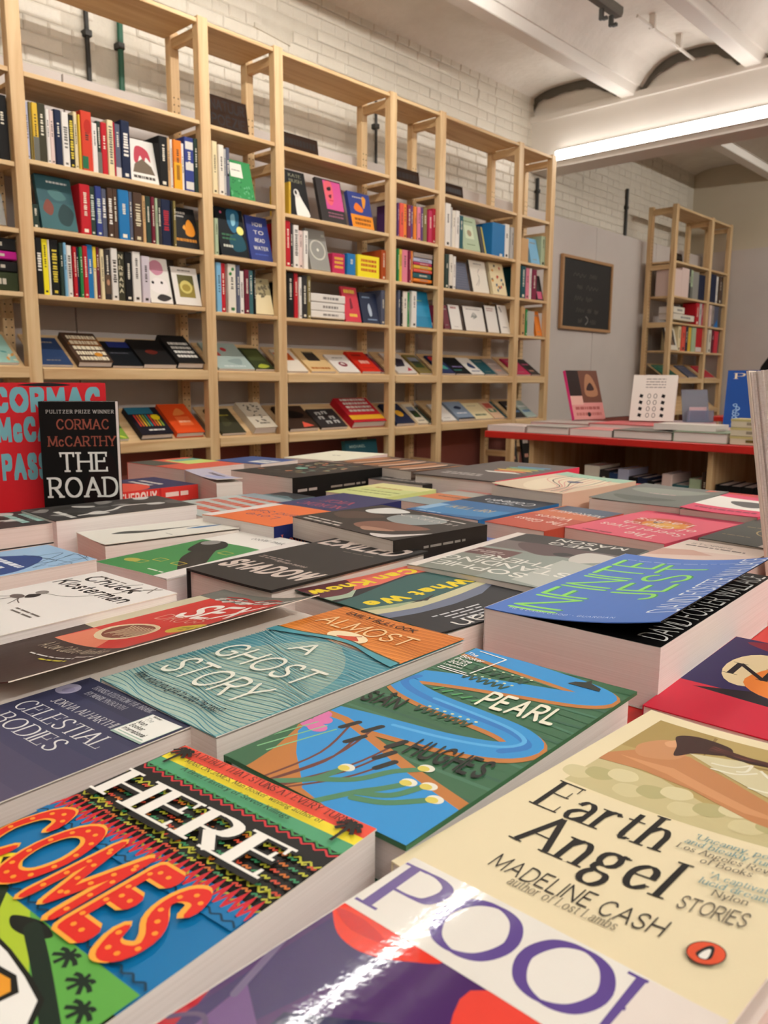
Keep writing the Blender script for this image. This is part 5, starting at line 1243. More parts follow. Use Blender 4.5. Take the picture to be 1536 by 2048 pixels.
# --- here comes
def d_here(s):
    W, H = s.w, s.l; r = random.Random(4)
    s.rect('#14120f', 0, .60, 1, .88)
    s.rect('#0f6ea6', 0, .30, 1, .63); s.rect('#e4503c', 0, .948, 1, 1); s.rect('#ecd834', 0, .915, 1, .95); s.rect('#4f9a70', 0, .872, 1, .916)
    for i, v in enumerate((.855, .62, .675, .80)):
        for cc, dv in ((('#c83238', 0), ('#3c8a4c', .012)) if i == 0 else (('#b8b83c', 0),)):
            n = 36 if i == 0 else 44
            for k in range(n): s.line(cc, .0011, (k / n, v + dv + (-.008 if k % 2 else .008)), ((k + 1) / n, v + dv + (.008 if k % 2 else -.008)))
    for k in range(24):
        for j in range(6):
            u = k / 24 + .01; v = .65 + j * .027
            s.line(('#c84a34', '#b8b83c', '#3c8a5c', '#c8702c')[(k * 7 + j * 3) % 4], .0011, (u, v), (u + .012, v + .008), (u + .02, v), (u + .03, v + .008), n=2)
    for k in range(30): u = k / 30; s.poly('#c8202c', (u, .60), (u + 1 / 60, .655), (u + 1 / 30, .60))
    s.rect('#c8202c', 0, .585, 1, .605); 
    for k in range(30): u = k / 30; s.poly('#0f6ea6', (u, .575), (u + 1 / 60, .615), (u + 1 / 30, .575))
    s.rect('#0f6ea6', 0, .55, 1, .58)
    for vv in (.565, .365):
        for k in range(40): s.line('#0c3850', .001, (k / 40, vv + (.006 if k % 2 else -.006)), ((k + 1) / 40, vv + (-.006 if k % 2 else .006)))
    s.rect('#5aa044', 0, -.01, 1, .348); s.poly('#a8c030', (.32, .348), (.49, .348), (.74, .25), (.6, .2), (.4, .2)); s.poly('#1a2a18', (-.01, .2), (-.01, .37), (.34, .36), (.42, .31), (.3, .2))
    for k in range(9): s.line('#d8dcd0', .0012, (.02 + k * .035, .35), (.06 + k * .035, .29))
    s.poly('#ecd834', (.14, .40), (.21, .44), (.28, .41), (.22, .37)); s.poly('#141a12', (.18, .405), (.21, .425), (.245, .408), (.215, .385))
    s.blob('#12160f', (.47, .32), (.56, .345), (.64, .335), (.6, .31), (.52, .30)); s.line('#16261a', .0065, (.56, .325), (.72, .28), (.93, .215))
    for u, v in ((.74, .325), (.85, .305), (.93, .27)):
        for k in range(7): a = k * .9; s.line('#16261a', .0018, (u, v), (u + .025 * math.cos(a), v + .014 * math.sin(a)), (u + .045 * math.cos(a), v + .02 * math.sin(a) - .006))
    s.poly('#15140f', (.40, -.01), (.46, .275), (.60, .27), (.73, .258), (.83, .243), (.90, .19), (.91, -.01)); s.poly('#eeece6', (.41, -.01), (.47, .265), (.60, .262), (.72, .25), (.82, .235), (.885, .185), (.90, -.01))
    s.poly('#15140f', (.62, .235), (.70, .243), (.76, .225), (.75, .19), (.66, .185)); s.poly('#e0982c', (.635, .225), (.70, .232), (.74, .218), (.735, .195), (.66, .192))
    for u in (.06, .93):
        s.line('#1c1810', .0018, (u, .89), (u, .96))
        for k in range(8): a = k * .785; s.line('#1c1810', .0022, (u, .965), (u + .03 * math.cos(a), .965 + .02 * math.sin(a)), (u + .05 * math.cos(a), .962 + .025 * math.sin(a) - .01))
    s.text('#4a1210', 'serif', "'A DEBUT THAT STUNS AT EVERY TURN'", .1, .962, .92, .024, res=2); s.text('#2a2408', 'serif', 'MARLON JAMES, Man Booker-winning author of', .13, .925, .84, .017, res=2, slant=.1); s.text('#1c3a28', 'serif', 'A Brief History of Seven Killings', .17, .889, .74, .017, res=2, slant=.1)
    s.n += 5
    for sty, c in (('bold', '#14120f'),): s.text(c, sty, 'HERE', .05, .683, .92, .125)
    s.text('#f2eee6', 'heavy', 'HERE', .06, .69, .91, .118, gap=2.2)
    for sty, c in (('outline', '#f0a83c'), ('marquee', '#d8281e')): s.text(c, sty, 'COMES', .045, .375, .89, .20, gap=1.5 if sty == 'outline' else 2.1)
    polys, wd = text_polys('COMES', 'marquee', 2.1); k = (.89 - .045) * W / wd; hh = .2 * H / 10
    s.n += 1; n0 = s.n
    s.ink([[(.045 * W + x * k + .0013 * math.cos(q * 1.05), .375 * H + y * hh + .0013 * math.sin(q * 1.05)) for q in range(6)] for x, y in skeleton_pts('COMES', 2.1)], '#f0982c')
T_('here', 'paperback', 'brightly patterned paperback with marquee bulb letters on blue', .032, '#14120f', d_here, pages=M_PAGEW)
# --- cream with painting
def d_earth(s):
    s.rect('#e4d6b2', 0, 0, 1, 1); s.ub = .90
    W, H = s.w, s.l; r = random.Random(8)
    P = lambda u, v: (.085 + u * .90, .50 + .006 * u + v * .455)
    def q(c, *p): s.blob(c, *[P(*a) for a in p])
    s.poly('#b09a62', P(0, 0), P(1, 0), P(1, 1), P(0, 1))
    s.poly('#a48c54', P(0, .55), P(.25, .6), P(.3, 1), P(0, 1)); s.line('#8c7444', .002, P(.3, .98), P(.34, .72), P(1, .8), smooth=False)
    s.poly('#c2b688', P(0, 0), P(1, 0), P(1, .34), P(.6, .2), P(.3, .34), P(0, .36))
    for k in range(12): q(('#cdc296', '#b0a878', '#d4caa0')[k % 3], *[(k / 12 + .07 * math.cos(a), .12 + .1 * (k % 3) * .6 + .07 * math.sin(a)) for a in (0, 1.2, 2.5, 3.8, 5)])
    s.poly('#b87e52', P(.0, .42), P(.12, .62), P(.3, .66), P(.55, .52), P(.8, .36), P(1, .3), P(1, .12), P(.75, .18), P(.45, .32), P(.2, .36), P(0, .32))
    s.poly('#c89064', P(.05, .44), P(.3, .48), P(.7, .3), P(.9, .24), P(.7, .24), P(.3, .4)); q('#c08a60', (.06, .62), (.14, .78), (.26, .74), (.26, .58), (.12, .5)); q('#d09c74', (.14, .74), (.18, .82), (.22, .76), (.18, .7))
    q('#3a221c', (.15, .86), (.24, .93), (.4, .9), (.42, .8), (.3, .72), (.24, .62), (.2, .74))
    s.poly('#cfc6a0', P(.28, .7), P(.5, .78), P(.8, .6), P(1, .5), P(1, .36), P(.7, .46), P(.45, .6)) 
    for k in range(7): s.line(('#4c2a22', '#6c3a30', '#3a201c')[k % 3], .003, P(.34, .86 - k * .008), P(.5, .83 - .02 * (k % 3)), P(.66, .8 + .015 * (k % 2)), P(.82, .74 + .02 * (k % 3)), P(1.0, .66 - .03 * (k % 2)))
    for k in range(4): s.line('#7c3c34', .0022, P(.8, .74), P(.84, .62 - k * .04), P(.92, .56 - k * .03))
    for a, b in (((.40, .66), (.55, .76)), ((.42, .6), (.6, .68)), ((.55, .76), (.52, .64)), ((.6, .72), (.66, .66)), ((.66, .66), (.78, .6)), ((.7, .74), (.72, .6)), ((.62, .5), (.76, .56))): s.line('#e8e4d0', .0016, P(*a), P((a[0] + b[0]) / 2 + .02, (a[1] + b[1]) / 2 - .03), P(*b))
    k = '#17130f'
    s.text(k, 'didot', 'Earth', .115, .362, .60, .125, v1=.372); s.text(k, 'didot', 'Angel', .205, .225, .735, .125, v1=.235)
    s.text('#2a2420', 'hand', 'MADELINE CASH', .235, .123, .82, .044, v1=.135); s.text('#6c6250', 'fine', 'author of Lost Lambs', .34, .098, .71, .026, v1=.105, res=2)
    s.text('#4c443c', 'hand', 'STORIES', .79, .225, .985, .04, v1=.232)
    for i, (t, a, b, c) in enumerate((("'Uncanny, poetic", .66, .97, '#5c8c94'), ("and bleakly funny'", .645, .98, '#5c8c94'), ('Los Angeles Review', .64, .99, '#4c443a'), ('of Books', .74, .90, '#4c443a'), ("'A captivating", .80, 1.02, '#5c8c94'), ("lucid dream'", .79, 1.0, '#5c8c94'), ('Nylon', .85, .95, '#4c443a'))): s.text(c, 'fine', t, a, .455 - i * .026 - (.012 if i > 3 else 0), b, .02, v1=.455 - i * .026 + .004 - (.012 if i > 3 else 0), res=2)
    s.ell('#1c1612', .955, .135, .0068, .0072, 0, 28); s.ell('#d8502c', .955, .135, .0064, .0068, 0, 28); s.blob('#15110f', (.934, .125), (.938, .141), (.948, .154), (.958, .156), (.968, .148), (.975, .125), (.955, .117)); s.blob('#f0ece4', (.944, .123), (.947, .138), (.957, .147), (.964, .139), (.967, .123), (.956, .119))
TB['earth'] = ('A', (.357, .137, -3, .24, .15, -.214))
T_('earth', 'paperback', 'cream paperback with a painting of a reclining back and tall serif title', .035, '#e4d6b2', d_earth, bend=(.1, .19))
# --- glossy
def d_poor(s):
    W, H = s.w, s.l
    s.rect('#4a2c62', 0, 0, 1, .80); s.poly('#b01c2c', (0, 0), (0, .5), (.16, .25), (.3, -.01)); s.poly('#382a5e', (.02, .78), (.02, .45), (.1, .3), (.2, .6), (.3, .8))
    s.poly('#6a4a80', (.05, .55), (.2, .5), (.5, .3), (.5, .1), (.1, .3)); s.poly('#2c2a50', (.2, .55), (.45, .66), (.8, .72), (1, .5), (1, 0), (.3, 0)); s.poly('#c82a2c', (.5, .77), (.6, .76), (.86, .6), (1, .45), (1, .77)); s.blob('#e0483c', (.52, .8), (.56, .66), (.75, .5), (.95, .4), (1.05, .5), (1.05, .8))
    s.blob('#e2321e', (-.02, .81), (.06, .74), (.18, .725), (.3, .76), (.36, .81)); s.blob('#c81c18', (.0, .78), (.1, .755), (.22, .77), (.1, .79))
    for u, v, rr in ((.42, .60, .0045), (.55, .56, .002), (.62, .42, .002), (.35, .45, .002), (.7, .55, .0015)):
        for k in range(4): a = k * 1.571 + .4; s.poly('#ecc04c', (u + rr / W * math.cos(a), v + rr / H * math.sin(a)), (u + rr * .3 / W * math.cos(a + .785), v + rr * .3 / H * math.sin(a + .785)), (u, v), (u + rr * .3 / W * math.cos(a - .785), v + rr * .3 / H * math.sin(a - .785)))
    s.ell('#4c7a68', .66, .5, .0045); s.ell('#d86c3c', .5, .48, .0022); s.line('#8cae8c', .0016, (.3, .3), (.5, .52), (.66, .74)); s.line('#6a5c80', .003, (-.02, .68), (.02, .6), (.06, .52)); s.line('#5c4a6c', .002, (.0, .42), (.06, .46), (.15, .44), (.3, .5))
    s.blob('#8a7434', (.35, .36), (.42, .42), (.48, .36), (.42, .28)); s.blob('#c8a08c', (.0, .1), (.05, .2), (.1, .12))
    s.rect('#e6e2da', 0, .80, 1, 1)
    s.text('#5e4a8c', 'serif', 'POOR', .05, .825, .985, .15, v1=.845, res=6, gap=1.2)
T_('poor', 'paperback', 'glossy purple and red paperback with one big violet word on white', .03, '#e6e2da', d_poor, m=M_GLOSS, tilt=2.6, bend=(.2, -.04), strips=[i / 40 for i in range(1, 40)])
# --- thick blue cut cover
def d_jest(s):
    g, c2 = '#8fdc62', '#e4ecf4'; s.vb = .91
    for dx, c in ((.012, '#3f9a54'), (0, g)):
        s.text(c, 'light', 'INFINITE', .36 + dx, .07, .90, .27, up=True, gap=1.6); s.text(c, 'light', 'JEST', .70 + dx, .33, .90, .27, up=True, gap=2)
    s.text(c2, 'light', 'DAVID FOSTER WALLACE', .99, .13, 1.0, .15, up=True, gap=1.5); s.text(c2, 'light', "'HE'S DAMN GOOD' - GUARDIAN", .1, .045, .72, .016, gap=5, res=2)
    s.words(c2, .1, .9, .985, .004, 3)
TB['jest'] = ('A', (TB['jest'][1][0] + .026, TB['jest'][1][1], 2.2, .29, .157, -.197))
jb = T_('jest', 'paperback', 'very thick paperback with lifting blue cover and lime green outline title', .0525, '#4a73bf', d_jest, bend=(.02, 0.258), inner='#0d0c0d', pages=M_PAGEW, spine='#cfc6c2', back='#cfc6c2')
s = Sheet(.157, .29); s.n = -20; s.rect('#0d0c0d', 0.002, 0.002, .996, .996); s.text('#e4e4e0', 'light', 'DAVID FOSTER WALLACE', .97, .06, .97, .13, up=True, gap=1.5)
s.build('title_page', M_PRINT, jb, (0, 0, -.0004)); s.tb.build('title_page_lettering', M_PRINT, jb, (0, 0, -.0004), fix=False)
# --- chuck
def d_chuck(s):
    k = '#1c1a1a'
    s.text(k, 'sans', 'Chuck', .12, .845, .76, .092, slant=.12); s.text(k, 'sans', 'Klosterman', .04, .715, .92, .092, slant=.12)
    s.line('#2a2624', .0012, (.62, .98), (.55, .9), (.6, .85)); s.line('#6a625c', .001, (.3, .58), (.5, .62), (.62, .72), (.75, .9), (.85, .98)); s.line('#8a827c', .002, (.75, .92), (.85, .99)); s.line('#8a827c', .002, (.85, .9), (.78, .99))
    s.ell('#8a8480', .26, .58, .007, .006); s.blob('#2c2826', (.24, .52), (.3, .56), (.34, .52), (.3, .48)); s.ell('#6c6460', .22, .47, .009, .006)
    for d in ((.1, .4), (.2, .36), (.4, .42), (.36, .38)): s.line('#6c6460', .0012, (.24, .48), ((.24 + d[0]) / 2, .44), d)
    s.words('#6a625c', .5, .84, .37, .012, 1); s.words('#6a625c', .52, .8, .34, .012, 2); s.words('#8a827c', .15, .5, .93, .01, 3)
T_('chuck', 'paperback', 'white paperback with a small skeleton drawing and slanting black name', .032, '#ece8e4', d_chuck, pages=M_PAGEW)
# --- curling cover with red panel
def d_sex(s):
    s.rect('#3a2a26', 0, 0, 1, 1); s.va, s.vb = .214, .786
    s.rect('#6a6a64', 0, .78, 1, 1); s.rect('#3a2a26', 0, -.01, 1, .36)
    s.poly('#c8bfa4', (.0, .3), (.2, .3), (.12, .86), (.0, .86)); s.rect('#c8322c', .12, .14, .9, .86)
    s.poly('#d87c60', (.12, .14), (.6, .14), (.4, .3), (.14, .3)); s.ell('#d8c4a0', .40, .34, .030, .026); s.ell('#7c4434', .40, .345, .025, .021)
    for k in range(9): s.line('#d8c4a0', .0016, (.3 + .03 * k, .28 + .012 * (k % 3)), (.32 + .03 * k, .36), (.29 + .03 * k, .41))
    s.ell('#c8ae34', .80, .43, .022, .014); s.words('#6a5a1c', .72, .88, .44, .012, 2); s.words('#6a5a1c', .74, .86, .415, .012, 3)
    s.text('#f0e8e0', 'brush', 'SEX', .30, .60, .86, .15, gap=1.6); s.text('#d89c88', 'hand', 'DRUGS', .25, .52, .72, .06)
    r = random.Random(2)
    for k in range(60): s.ell(('#e0d8d0', '#b8b0a8')[k % 2], r.uniform(.18, .95), .855 + r.uniform(0, .07) * (1 - abs(r.random() - .4)), .0035, .003)
    s.line('#b02c2c', .003, (.2, .92), (.35, .94), (.5, .91), (.65, .94), (.8, .9)); s.line('#b02c2c', .003, (.25, .89), (.45, .9), (.6, .88), (.75, .9))
    s.text('#c8b8a0', 'hand', 'A Low Culture Manifesto', .2, .055, .9, .045, res=2); s.words('#c0b8b0', .75, .95, .01, .01, 2); s.words('#d8d040', .5, .8, -.04, .010, 7); s.words('#e0dcd8', .3, .8, -.01, .008, 8)
TB['sex'] = ('A', (.3283, .580, 2, .28, .14, -.214))
T_('sex', 'paperback', 'curling dark paperback with a red panel and cereal bowl picture', .034, '#3a2a26', d_sex, bend=(.05, 0.306), inner='#d8cabc')
# --- upside-down row
def d_what(s):
    s.rect('#26272c', 0, 0, 1, 1)
    s.poly('#6a7288', (0, .55), (.3, .60), (.6, .64), (1, .58), (1, .70), (.8, .72), (.5, .72), (.2, .69), (0, .62))
    s.poly('#c4c09a', (0, .50), (.3, .54), (.6, .58), (1, .52), (1, .62), (.7, .65), (.3, .62), (0, .58)); s.poly('#9cab86', (.6, .5), (1, .42), (1, .54), (.8, .58), (.6, .56))
    s.poly('#2f5a58', (0, .20), (.2, .17), (.5, .22), (.8, .30), (1, .34), (1, .50), (.8, .53), (.5, .57), (.2, .54), (0, .52))
    s.poly('#dc6a5c', (0, -.01), (1, -.01), (1, .14), (.8, .20), (.5, .20), (.2, .15), (0, .18)); s.poly('#9fb29a', (.7, .20), (.85, .22), (1, .24), (1, .30), (.84, .30))
    s.blob('#5c2630', (.62, -.02), (.62, .08), (.7, .18), (.85, .24), (1.05, .2), (1.05, -.02)); s.poly('#1c1d22', (.42, .53), (.56, .56), (.66, .54), (.56, .59))
    y = '#ead024'
    s.text(y, 'bold', 'What We', .03, .42, .90, .085); s.text(y, 'bold', 'Can Know', .08, .055, .985, .085, v1=.085)
    for i in range(4): s.words('#d0d0d4', .40 + .03 * i, .80 - i * .03, .80 + i * .035, .012, i)
    s.text('#e8e4e0', 'light', 'an', .56, .92, .80, .10)
TB['whatwe'] = ('C', (.588, .4955, -2, .17, .195, -.214))
T_('whatwe', 'paperback', 'teal, coral and charcoal paperback with yellow upside-down words and wavy bands', .033, '#26272c', d_what, bend=(.3, .06), inner='#34564c', spine='#26272c')
def d_sophie(s):
    s.rect('#8c948c', 0, 0, 1, 1); s.rect('#3a3836', 0, 0, 1, .22); s.rect('#746a68', .0, .22, 1, .42); s.blob('#5c4a4a', (.2, .25), (.45, .45), (.7, .36), (.75, .22)); s.blob('#c8c4bc', (.0, .3), (.2, .5), (.3, .4), (.25, .25)); s.blob('#2c2a2a', (.3, .36), (.36, .42), (.44, .38), (.38, .33)); s.rect('#6a4a48', .6, .46, 1, .62); s.words('#c0b4ac', .66, .92, .55, .012, 1); s.words('#c0b4ac', .7, .92, .52, .012, 2)
    s.poly('#b4b8b0', (0, .5), (.3, .48), (.3, .95), (0, 1)); s.rect('#84887e', .5, .62, 1, 1)
    c = '#e4e2da'
    s.text(c, 'sans', 'MEG', .28, .13, .62, .06); s.text(c, 'sans', 'MASON', .12, .035, .62, .06)
    s.text(c, 'sans', 'SOPHIE,', .28, .83, .95, .075); s.text(c, 'sans', 'STANDING', .08, .71, .95, .075); s.text(c, 'sans', 'THERE', .25, .60, .78, .075)
T_('sophie', 'hardback', 'grey photographic book with upside-down white capitals on a misty figure', .04, '#8c948c', d_sophie, hard=False, pages=M_PAGES, bend=(.6, -0.042))
def d_lang(s):
    s.rect('#5a66a0', 0, 0, 1, 1); r = random.Random(6)
    for k in range(30): s.line(('#c8ccdc', '#3c4684', '#8c94bc')[k % 3], .0025, (r.random(), r.random()), (r.random(), r.random()), (r.random(), r.random()))
    s.text('#d8d8dc', 'serif', 'LANGUAGE', .05, .55, .95, .12)
T_('lang', 'paperback', 'violet blue paperback with scribbled white strokes, half hidden under others', .026, '#5a66a0', d_lang)
def d_hitch(s):
    s.rect('#2a2420', 0, 0, 1, 1); s.blob('#8c9494', (.2, .2), (.3, .5), (.55, .45), (.6, .2), (.4, .08)); s.blob('#d8d8d4', (.62, .1), (.75, .35), (.9, .3), (.85, .05)); s.blob('#7c5444', (.1, .5), (.3, .85), (.55, .8), (.5, .55)); s.blob('#a47c68', (.2, .75), (.35, .9), (.45, .8)); s.blob('#d4ccc8', (.0, .6), (.12, .85), (.25, .95), (.1, .98)); s.blob('#4c3a30', (.6, .4), (.75, .7), (.95, .6), (.9, .4))
    s.text('#d8d0c8', 'fine', 'HITCHCOCK', .1, .2, .62, .06, v1=.2); s.words('#d8d0c8', .1, .5, .1, .025, 2); s.words('#c8c0b8', .55, .95, .93, .03, 3); s.words('#c8c0b8', .6, .95, .86, .025, 5)
T_('hitch', 'paperback', 'dark film-still paperback lying across the black one and the violet one', .03, '#2a2420', d_hitch, spine_draw=lambda s: (s.rect('#2a2420', 0, 0, 1, 1), s.words('#8c847c', .3, .75, .45, .1, 1)))
def d_shadow(s):
    c = '#cfbfb6'
    s.text(c, 'bold', 'EXILED', .05, .79, .93, .14, v1=.80, slant=.15); s.text(c, 'bold', 'SHADOW', .06, .15, .97, .13, v1=.19, slant=.15)
    s.words('#8a7c76', .06, .4, .40, .012, 3); s.words('#8a7c76', .06, .36, .375, .012, 4); s.text('#a89890', 'sans', 'norman manea', .3, .36, .66, .03); s.words('#6c625c', .45, .8, .72, .01, 5)
TB['shadow'] = ('A', TB['shadow'][1])
T_('shadow', 'hardback', 'black clothbound hardback with pale pink distorted capitals', .04, '#262322', d_shadow, hard=True, inner='#1a1818', pages=M_PAGES, bend=(.5, 0.038))
def d_josie(s):
    s.rect('#ece8e2', 0, .70, 1, 1); s.rect('#3f8a4c', 0, 0, 1, .70); s.blob('#26231f', (.9, .12), (.7, .2), (.45, .35), (.3, .55), (.4, .62), (.6, .48), (.85, .3), (.95, .2)); s.blob('#1f1d1b', (.3, .45), (.12, .6), (.1, .68), (.3, .72), (.5, .62), (.5, .5)); s.ell('#8c8a86', .2, .66, .012, .014); s.poly('#26302a', (.8, -.02), (1, -.02), (1, .25), (.9, .1))
    for a in ((.25, .12), (.6, .2), (.62, .5), (.35, .2)): s.line('#c8b23c', .0016, (a[0], a[1]), (a[0] + .12, a[1]), (a[0] + .12, a[1] + .05), (a[0], a[1] + .05), (a[0], a[1]), smooth=False)
    s.ell('#b8ae50', .2, .14, .012, .008); s.text('#2c2a28', 'light', 'cooler maker', .4, .86, .92, .05); s.words('#e8e4dc', .6, .8, .06, .012, 2)
T_('josie', 'paperback', 'green and white paperback with a black stag beetle-like figure', .03, '#ece8e2', d_josie, pages=M_PAGEW, bend=(.55, -0.096))
def d_ladle(s):
    s.blob('#3c423e', (.35, .18), (.45, .3), (.5, .42), (.47, .6), (.44, .85), (.41, .6), (.38, .44), (.28, .3)); s.blob('#2c6ca0', (.55, .7), (.62, .8), (.58, .98), (.52, .85)); s.words('#8a8680', .7, .9, .5, .01, 1)
T_('ladle', 'paperback', 'thin white paperback with a dark ladle shape, behind the green one', .034, '#e8e6dc', d_ladle, bend=(.4, 0.072))
def d_bw(seed):
    def d(s):
        r = random.Random(seed); s.rect('#3a3836', 0, 0, 1, 1)
        for k in range(16): s.blob(('#5c5a58', '#c8c6c2', '#26241f', '#8a8884')[k % 4], *[(r.uniform(.1, .9) * .2 + .8 * (k % 5) / 5 + .1 * math.cos(a), (k * .37) % 1 + .07 * math.sin(a)) for a in (0, 1.3, 2.6, 3.9, 5.2)])
        s.line('#d8d6d0', .006, (.8, .2), (.7, .45), (.5, .6), (.55, .85)); s.words('#d8d6d0', .4, .9, .12, .04, 2)
        if seed == 2: s.words('#9cc8c0', .2, .8, .93, .06, 4); s.words('#9cc8c0', .2, .8, .83, .05, 6)
    return d
T_('bwthick', 'paperback', 'thick grey photographic paperback lying before the black standing book', .054, '#3a3836', d_bw(1), pages=M_PAGEW)
T_('bwleft', 'paperback', 'grey photographic paperback with teal letters, topmost of two', .028, '#3a3836', d_bw(2))
TB['bwleft2'] = ('A', (TB['bwleft'][1][0] - .004, TB['bwleft'][1][1] - .003, -2.2, .21, .13, -.2285))
T_('bwleft2', 'paperback', 'grey paperback lying underneath the one with teal letters', .0212, '#3a3836')
def d_map(s):
    s.rect('#9cc0e0', 0, 0, 1, 1); s.blob('#2c4c88', (.1, .5), (.4, .8), (.7, .75), (.95, .5), (.8, .2), (.3, .25)); s.words('#e4ecf4', .2, .8, .6, .04, 3); s.words('#e4ecf4', .15, .7, .52, .04, 4)
    s.text('#f0f4f8', 'bold', 'WIND', .2, .2, .95, .12); r = random.Random(5)
    for k in range(7): s.line('#2c4468', .001, (r.uniform(.5, 1), r.uniform(.6, 1)), (r.uniform(.5, 1), r.uniform(.6, 1)), (r.uniform(.3, 1), r.uniform(.7, 1)))
T_('bluemap', 'paperback', 'pale blue paperback with a dark blue skyline and white words', .04, '#9cc0e0', d_map)
def d_two(bg, ink, lines, extra=None):
    def d(s):
        if extra: extra(s)
        for sty, tx, u0, v, u1, h in lines: s.text(ink, sty, tx, u0, v, u1, h)
    return d
T_('lydia', 'paperback', 'orange paperback with a navy spine and blue handwriting', .045, '#e8743c', d_two('', '#5a3c6c', (('hand', 'Love', .3, .62, .7, .13), ('hand', 'and Saint', .25, .42, .9, .13))), spine='#1c2458', pages=M_PAGEW, spine_draw=lambda s: (s.rect('#1c2458', 0, 0, 1, 1), s.text('#d86c4c', 'fine', 'Love', .1, .3, .4, .4)), bend=(.6, -0.070))
def e_aus(s): s.rect('#2c3260', 0, 0, 1, 1)
T_('blueaus', 'paperback', 'dark navy paperback with coral serif capitals', .036, '#2c3260', d_two('', '#a8485c', (('serif', 'NORDIC', .15, .6, .85, .13), ('serif', 'VICE', .25, .38, .75, .13)), e_aus))
def e_rip(s): s.rect('#1f2836', 0, 0, 1, .38); s.rect('#2a6498', 0, .38, 1, 1); s.blob('#3c80b4', (0, .6), (.5, .7), (1, .6), (1, .9), (.5, .95), (0, .85)); s.rect('#8cb4d4', .85, .62, 1, .9); s.words('#a8c0d8', .55, .9, .95, .02, 1)
T_('rip', 'paperback', 'dark blue sea paperback with gold title and white script name', .036, '#2a6498', lambda s: (e_rip(s), s.text('#c8b07c', 'serif', 'RIP TIDE', .2, .62, .8, .1), s.text('#e8e8e8', 'hand', 'Colleen', .12, .16, .8, .12), s.words('#c8d0d8', .3, .7, .3, .02, 3)))
def e_roy(s): s.rect('#b8503c', 0, .4, 1, 1); s.rect('#4c5c70', 0, 0, 1, .3); s.rect('#d8743c', .96, 0, 1, 1); s.poly('#c8704c', (0, .3), (1, .2), (1, .45), (0, .5))
T_('roy', 'paperback', 'rust and slate paperback with an orange edge and white serif words', .036, '#b8503c', lambda s: (e_roy(s), s.text('#ecdcd0', 'serif', 'The Glass', .06, .66, .9, .1), s.text('#ecdcd0', 'serif', 'Voices', .2, .48, .8, .1), s.text('#e0d8d4', 'serif', 'MARGARET', .06, .22, .9, .08)))
def e_sec(s): s.rect('#e25c74', 0, 0, 1, 1); s.rect('#a83c54', 0, -.01, .9, .09); s.ell('#c8502c', .5, .42, .045, .04); s.ell('#e09030', .44, .46, .035, .03); s.ell('#e8b050', .42, .48, .02, .016); s.blob('#4c1c1c', (.5, .4), (.56, .46), (.6, .4))
T_('secret', 'paperback', 'bright pink paperback with a glossy peach and white upside-down title', .038, '#e25c74', lambda s: (e_sec(s), [s.text('#f0dcd4', 'serif', t, a, .82 - i * .16, b, .1) for i, (t, a, b) in enumerate((('The', .2, .5), ('Secret Lives', .08, .9), ('of Church', .1, .8), ('Ladies', .25, .8)))], s.words('#8c2c40', .55, .85, .94, .02, 2)))
def e_face(s):
    s.rect('#d8c4a8', 0, 0, 1, 1); s.rect('#9cc0a8', .0, 0, 1, .2); s.blob('#e4d4b8', (.1, .3), (.2, .8), (.5, .95), (.8, .75), (.85, .35), (.5, .15)); s.blob('#3c4868', (.35, .4), (.45, .47), (.55, .42), (.45, .36))
    for k in range(9): s.line(('#c87c70', '#4c3a34', '#d8a090')[k % 3], .0022, (.05 + .04 * k, .95), (.15 + .03 * k, .7), (.1 + .09 * k, .45), (.2 + .08 * k, .15))
T_('face', 'paperback', 'beige and mint paperback with a flowing line-drawn face', .058, '#d8b49c', e_face, bend=(.35, 0.091), inner='#8c2c34')
def e_gg(s): s.rect('#6c706a', 0, 0, 1, 1); s.blob('#8a8e84', (.1, .2), (.4, .5), (.9, .4), (.8, .2)); s.blob('#565a54', (.2, .7), (.6, .9), (.9, .7)); s.words('#b89c98', .35, .65, .45, .03, 3); s.poly('#c86454', (.05, .05), (.2, .02), (.2, .14))
T_('greygreen', 'paperback', 'dull grey green paperback with a small pink title, behind the pink one', .044, '#6c706a', e_gg, bend=(.4, 0.048))
def e_rb(s):
    s.rect('#5c5452', 0, 0, 1, 1)
    for i, c in enumerate(('#4c84a8', '#5c9c8c', '#a8a04c', '#d8b04c', '#d8704c', '#e4e0d8')): s.poly(c, (.15 + .02 * i, .2 + i * .07), (.55 + .05 * (i % 2), .22 + i * .07), (.5, .27 + i * .07), (.12, .25 + i * .07))
    s.words('#b8b0ac', .35, .85, .82, .03, 3); s.words('#b8b0ac', .4, .85, .76, .03, 4)
T_('rainbow', 'hardback', 'grey hardback with a pink spine and rainbow brush strokes', .058, '#5c5452', e_rb, hard=True, spine='#d83c58', pages=M_PAGEW, inner='#d83c58')
def e_st(s):
    s.rect('#5c4a40', 0, 0, 1, 1)
    for k in range(13): s.blob(('#b07850', '#2c221e', '#cba890', '#8a5c40')[k % 4], *[(k / 13 + .06 * math.cos(a), .5 + .42 * math.sin(a) + .03 * (k % 3)) for a in (0, 1, 2, 3, 4, 5)])
T_('stripes', 'hardback', 'brown book with a tangled striped animal-hide picture', .058, '#5c4a40', e_st)
T_('darktitle', 'paperback', 'dark book with small pale letters below the brown striped book', .04, '#2e2a28', lambda s: (s.words('#c0b8b0', .1, .9, .5, .12, 3), s.words('#c0b8b0', .2, .8, .2, .1, 4)))
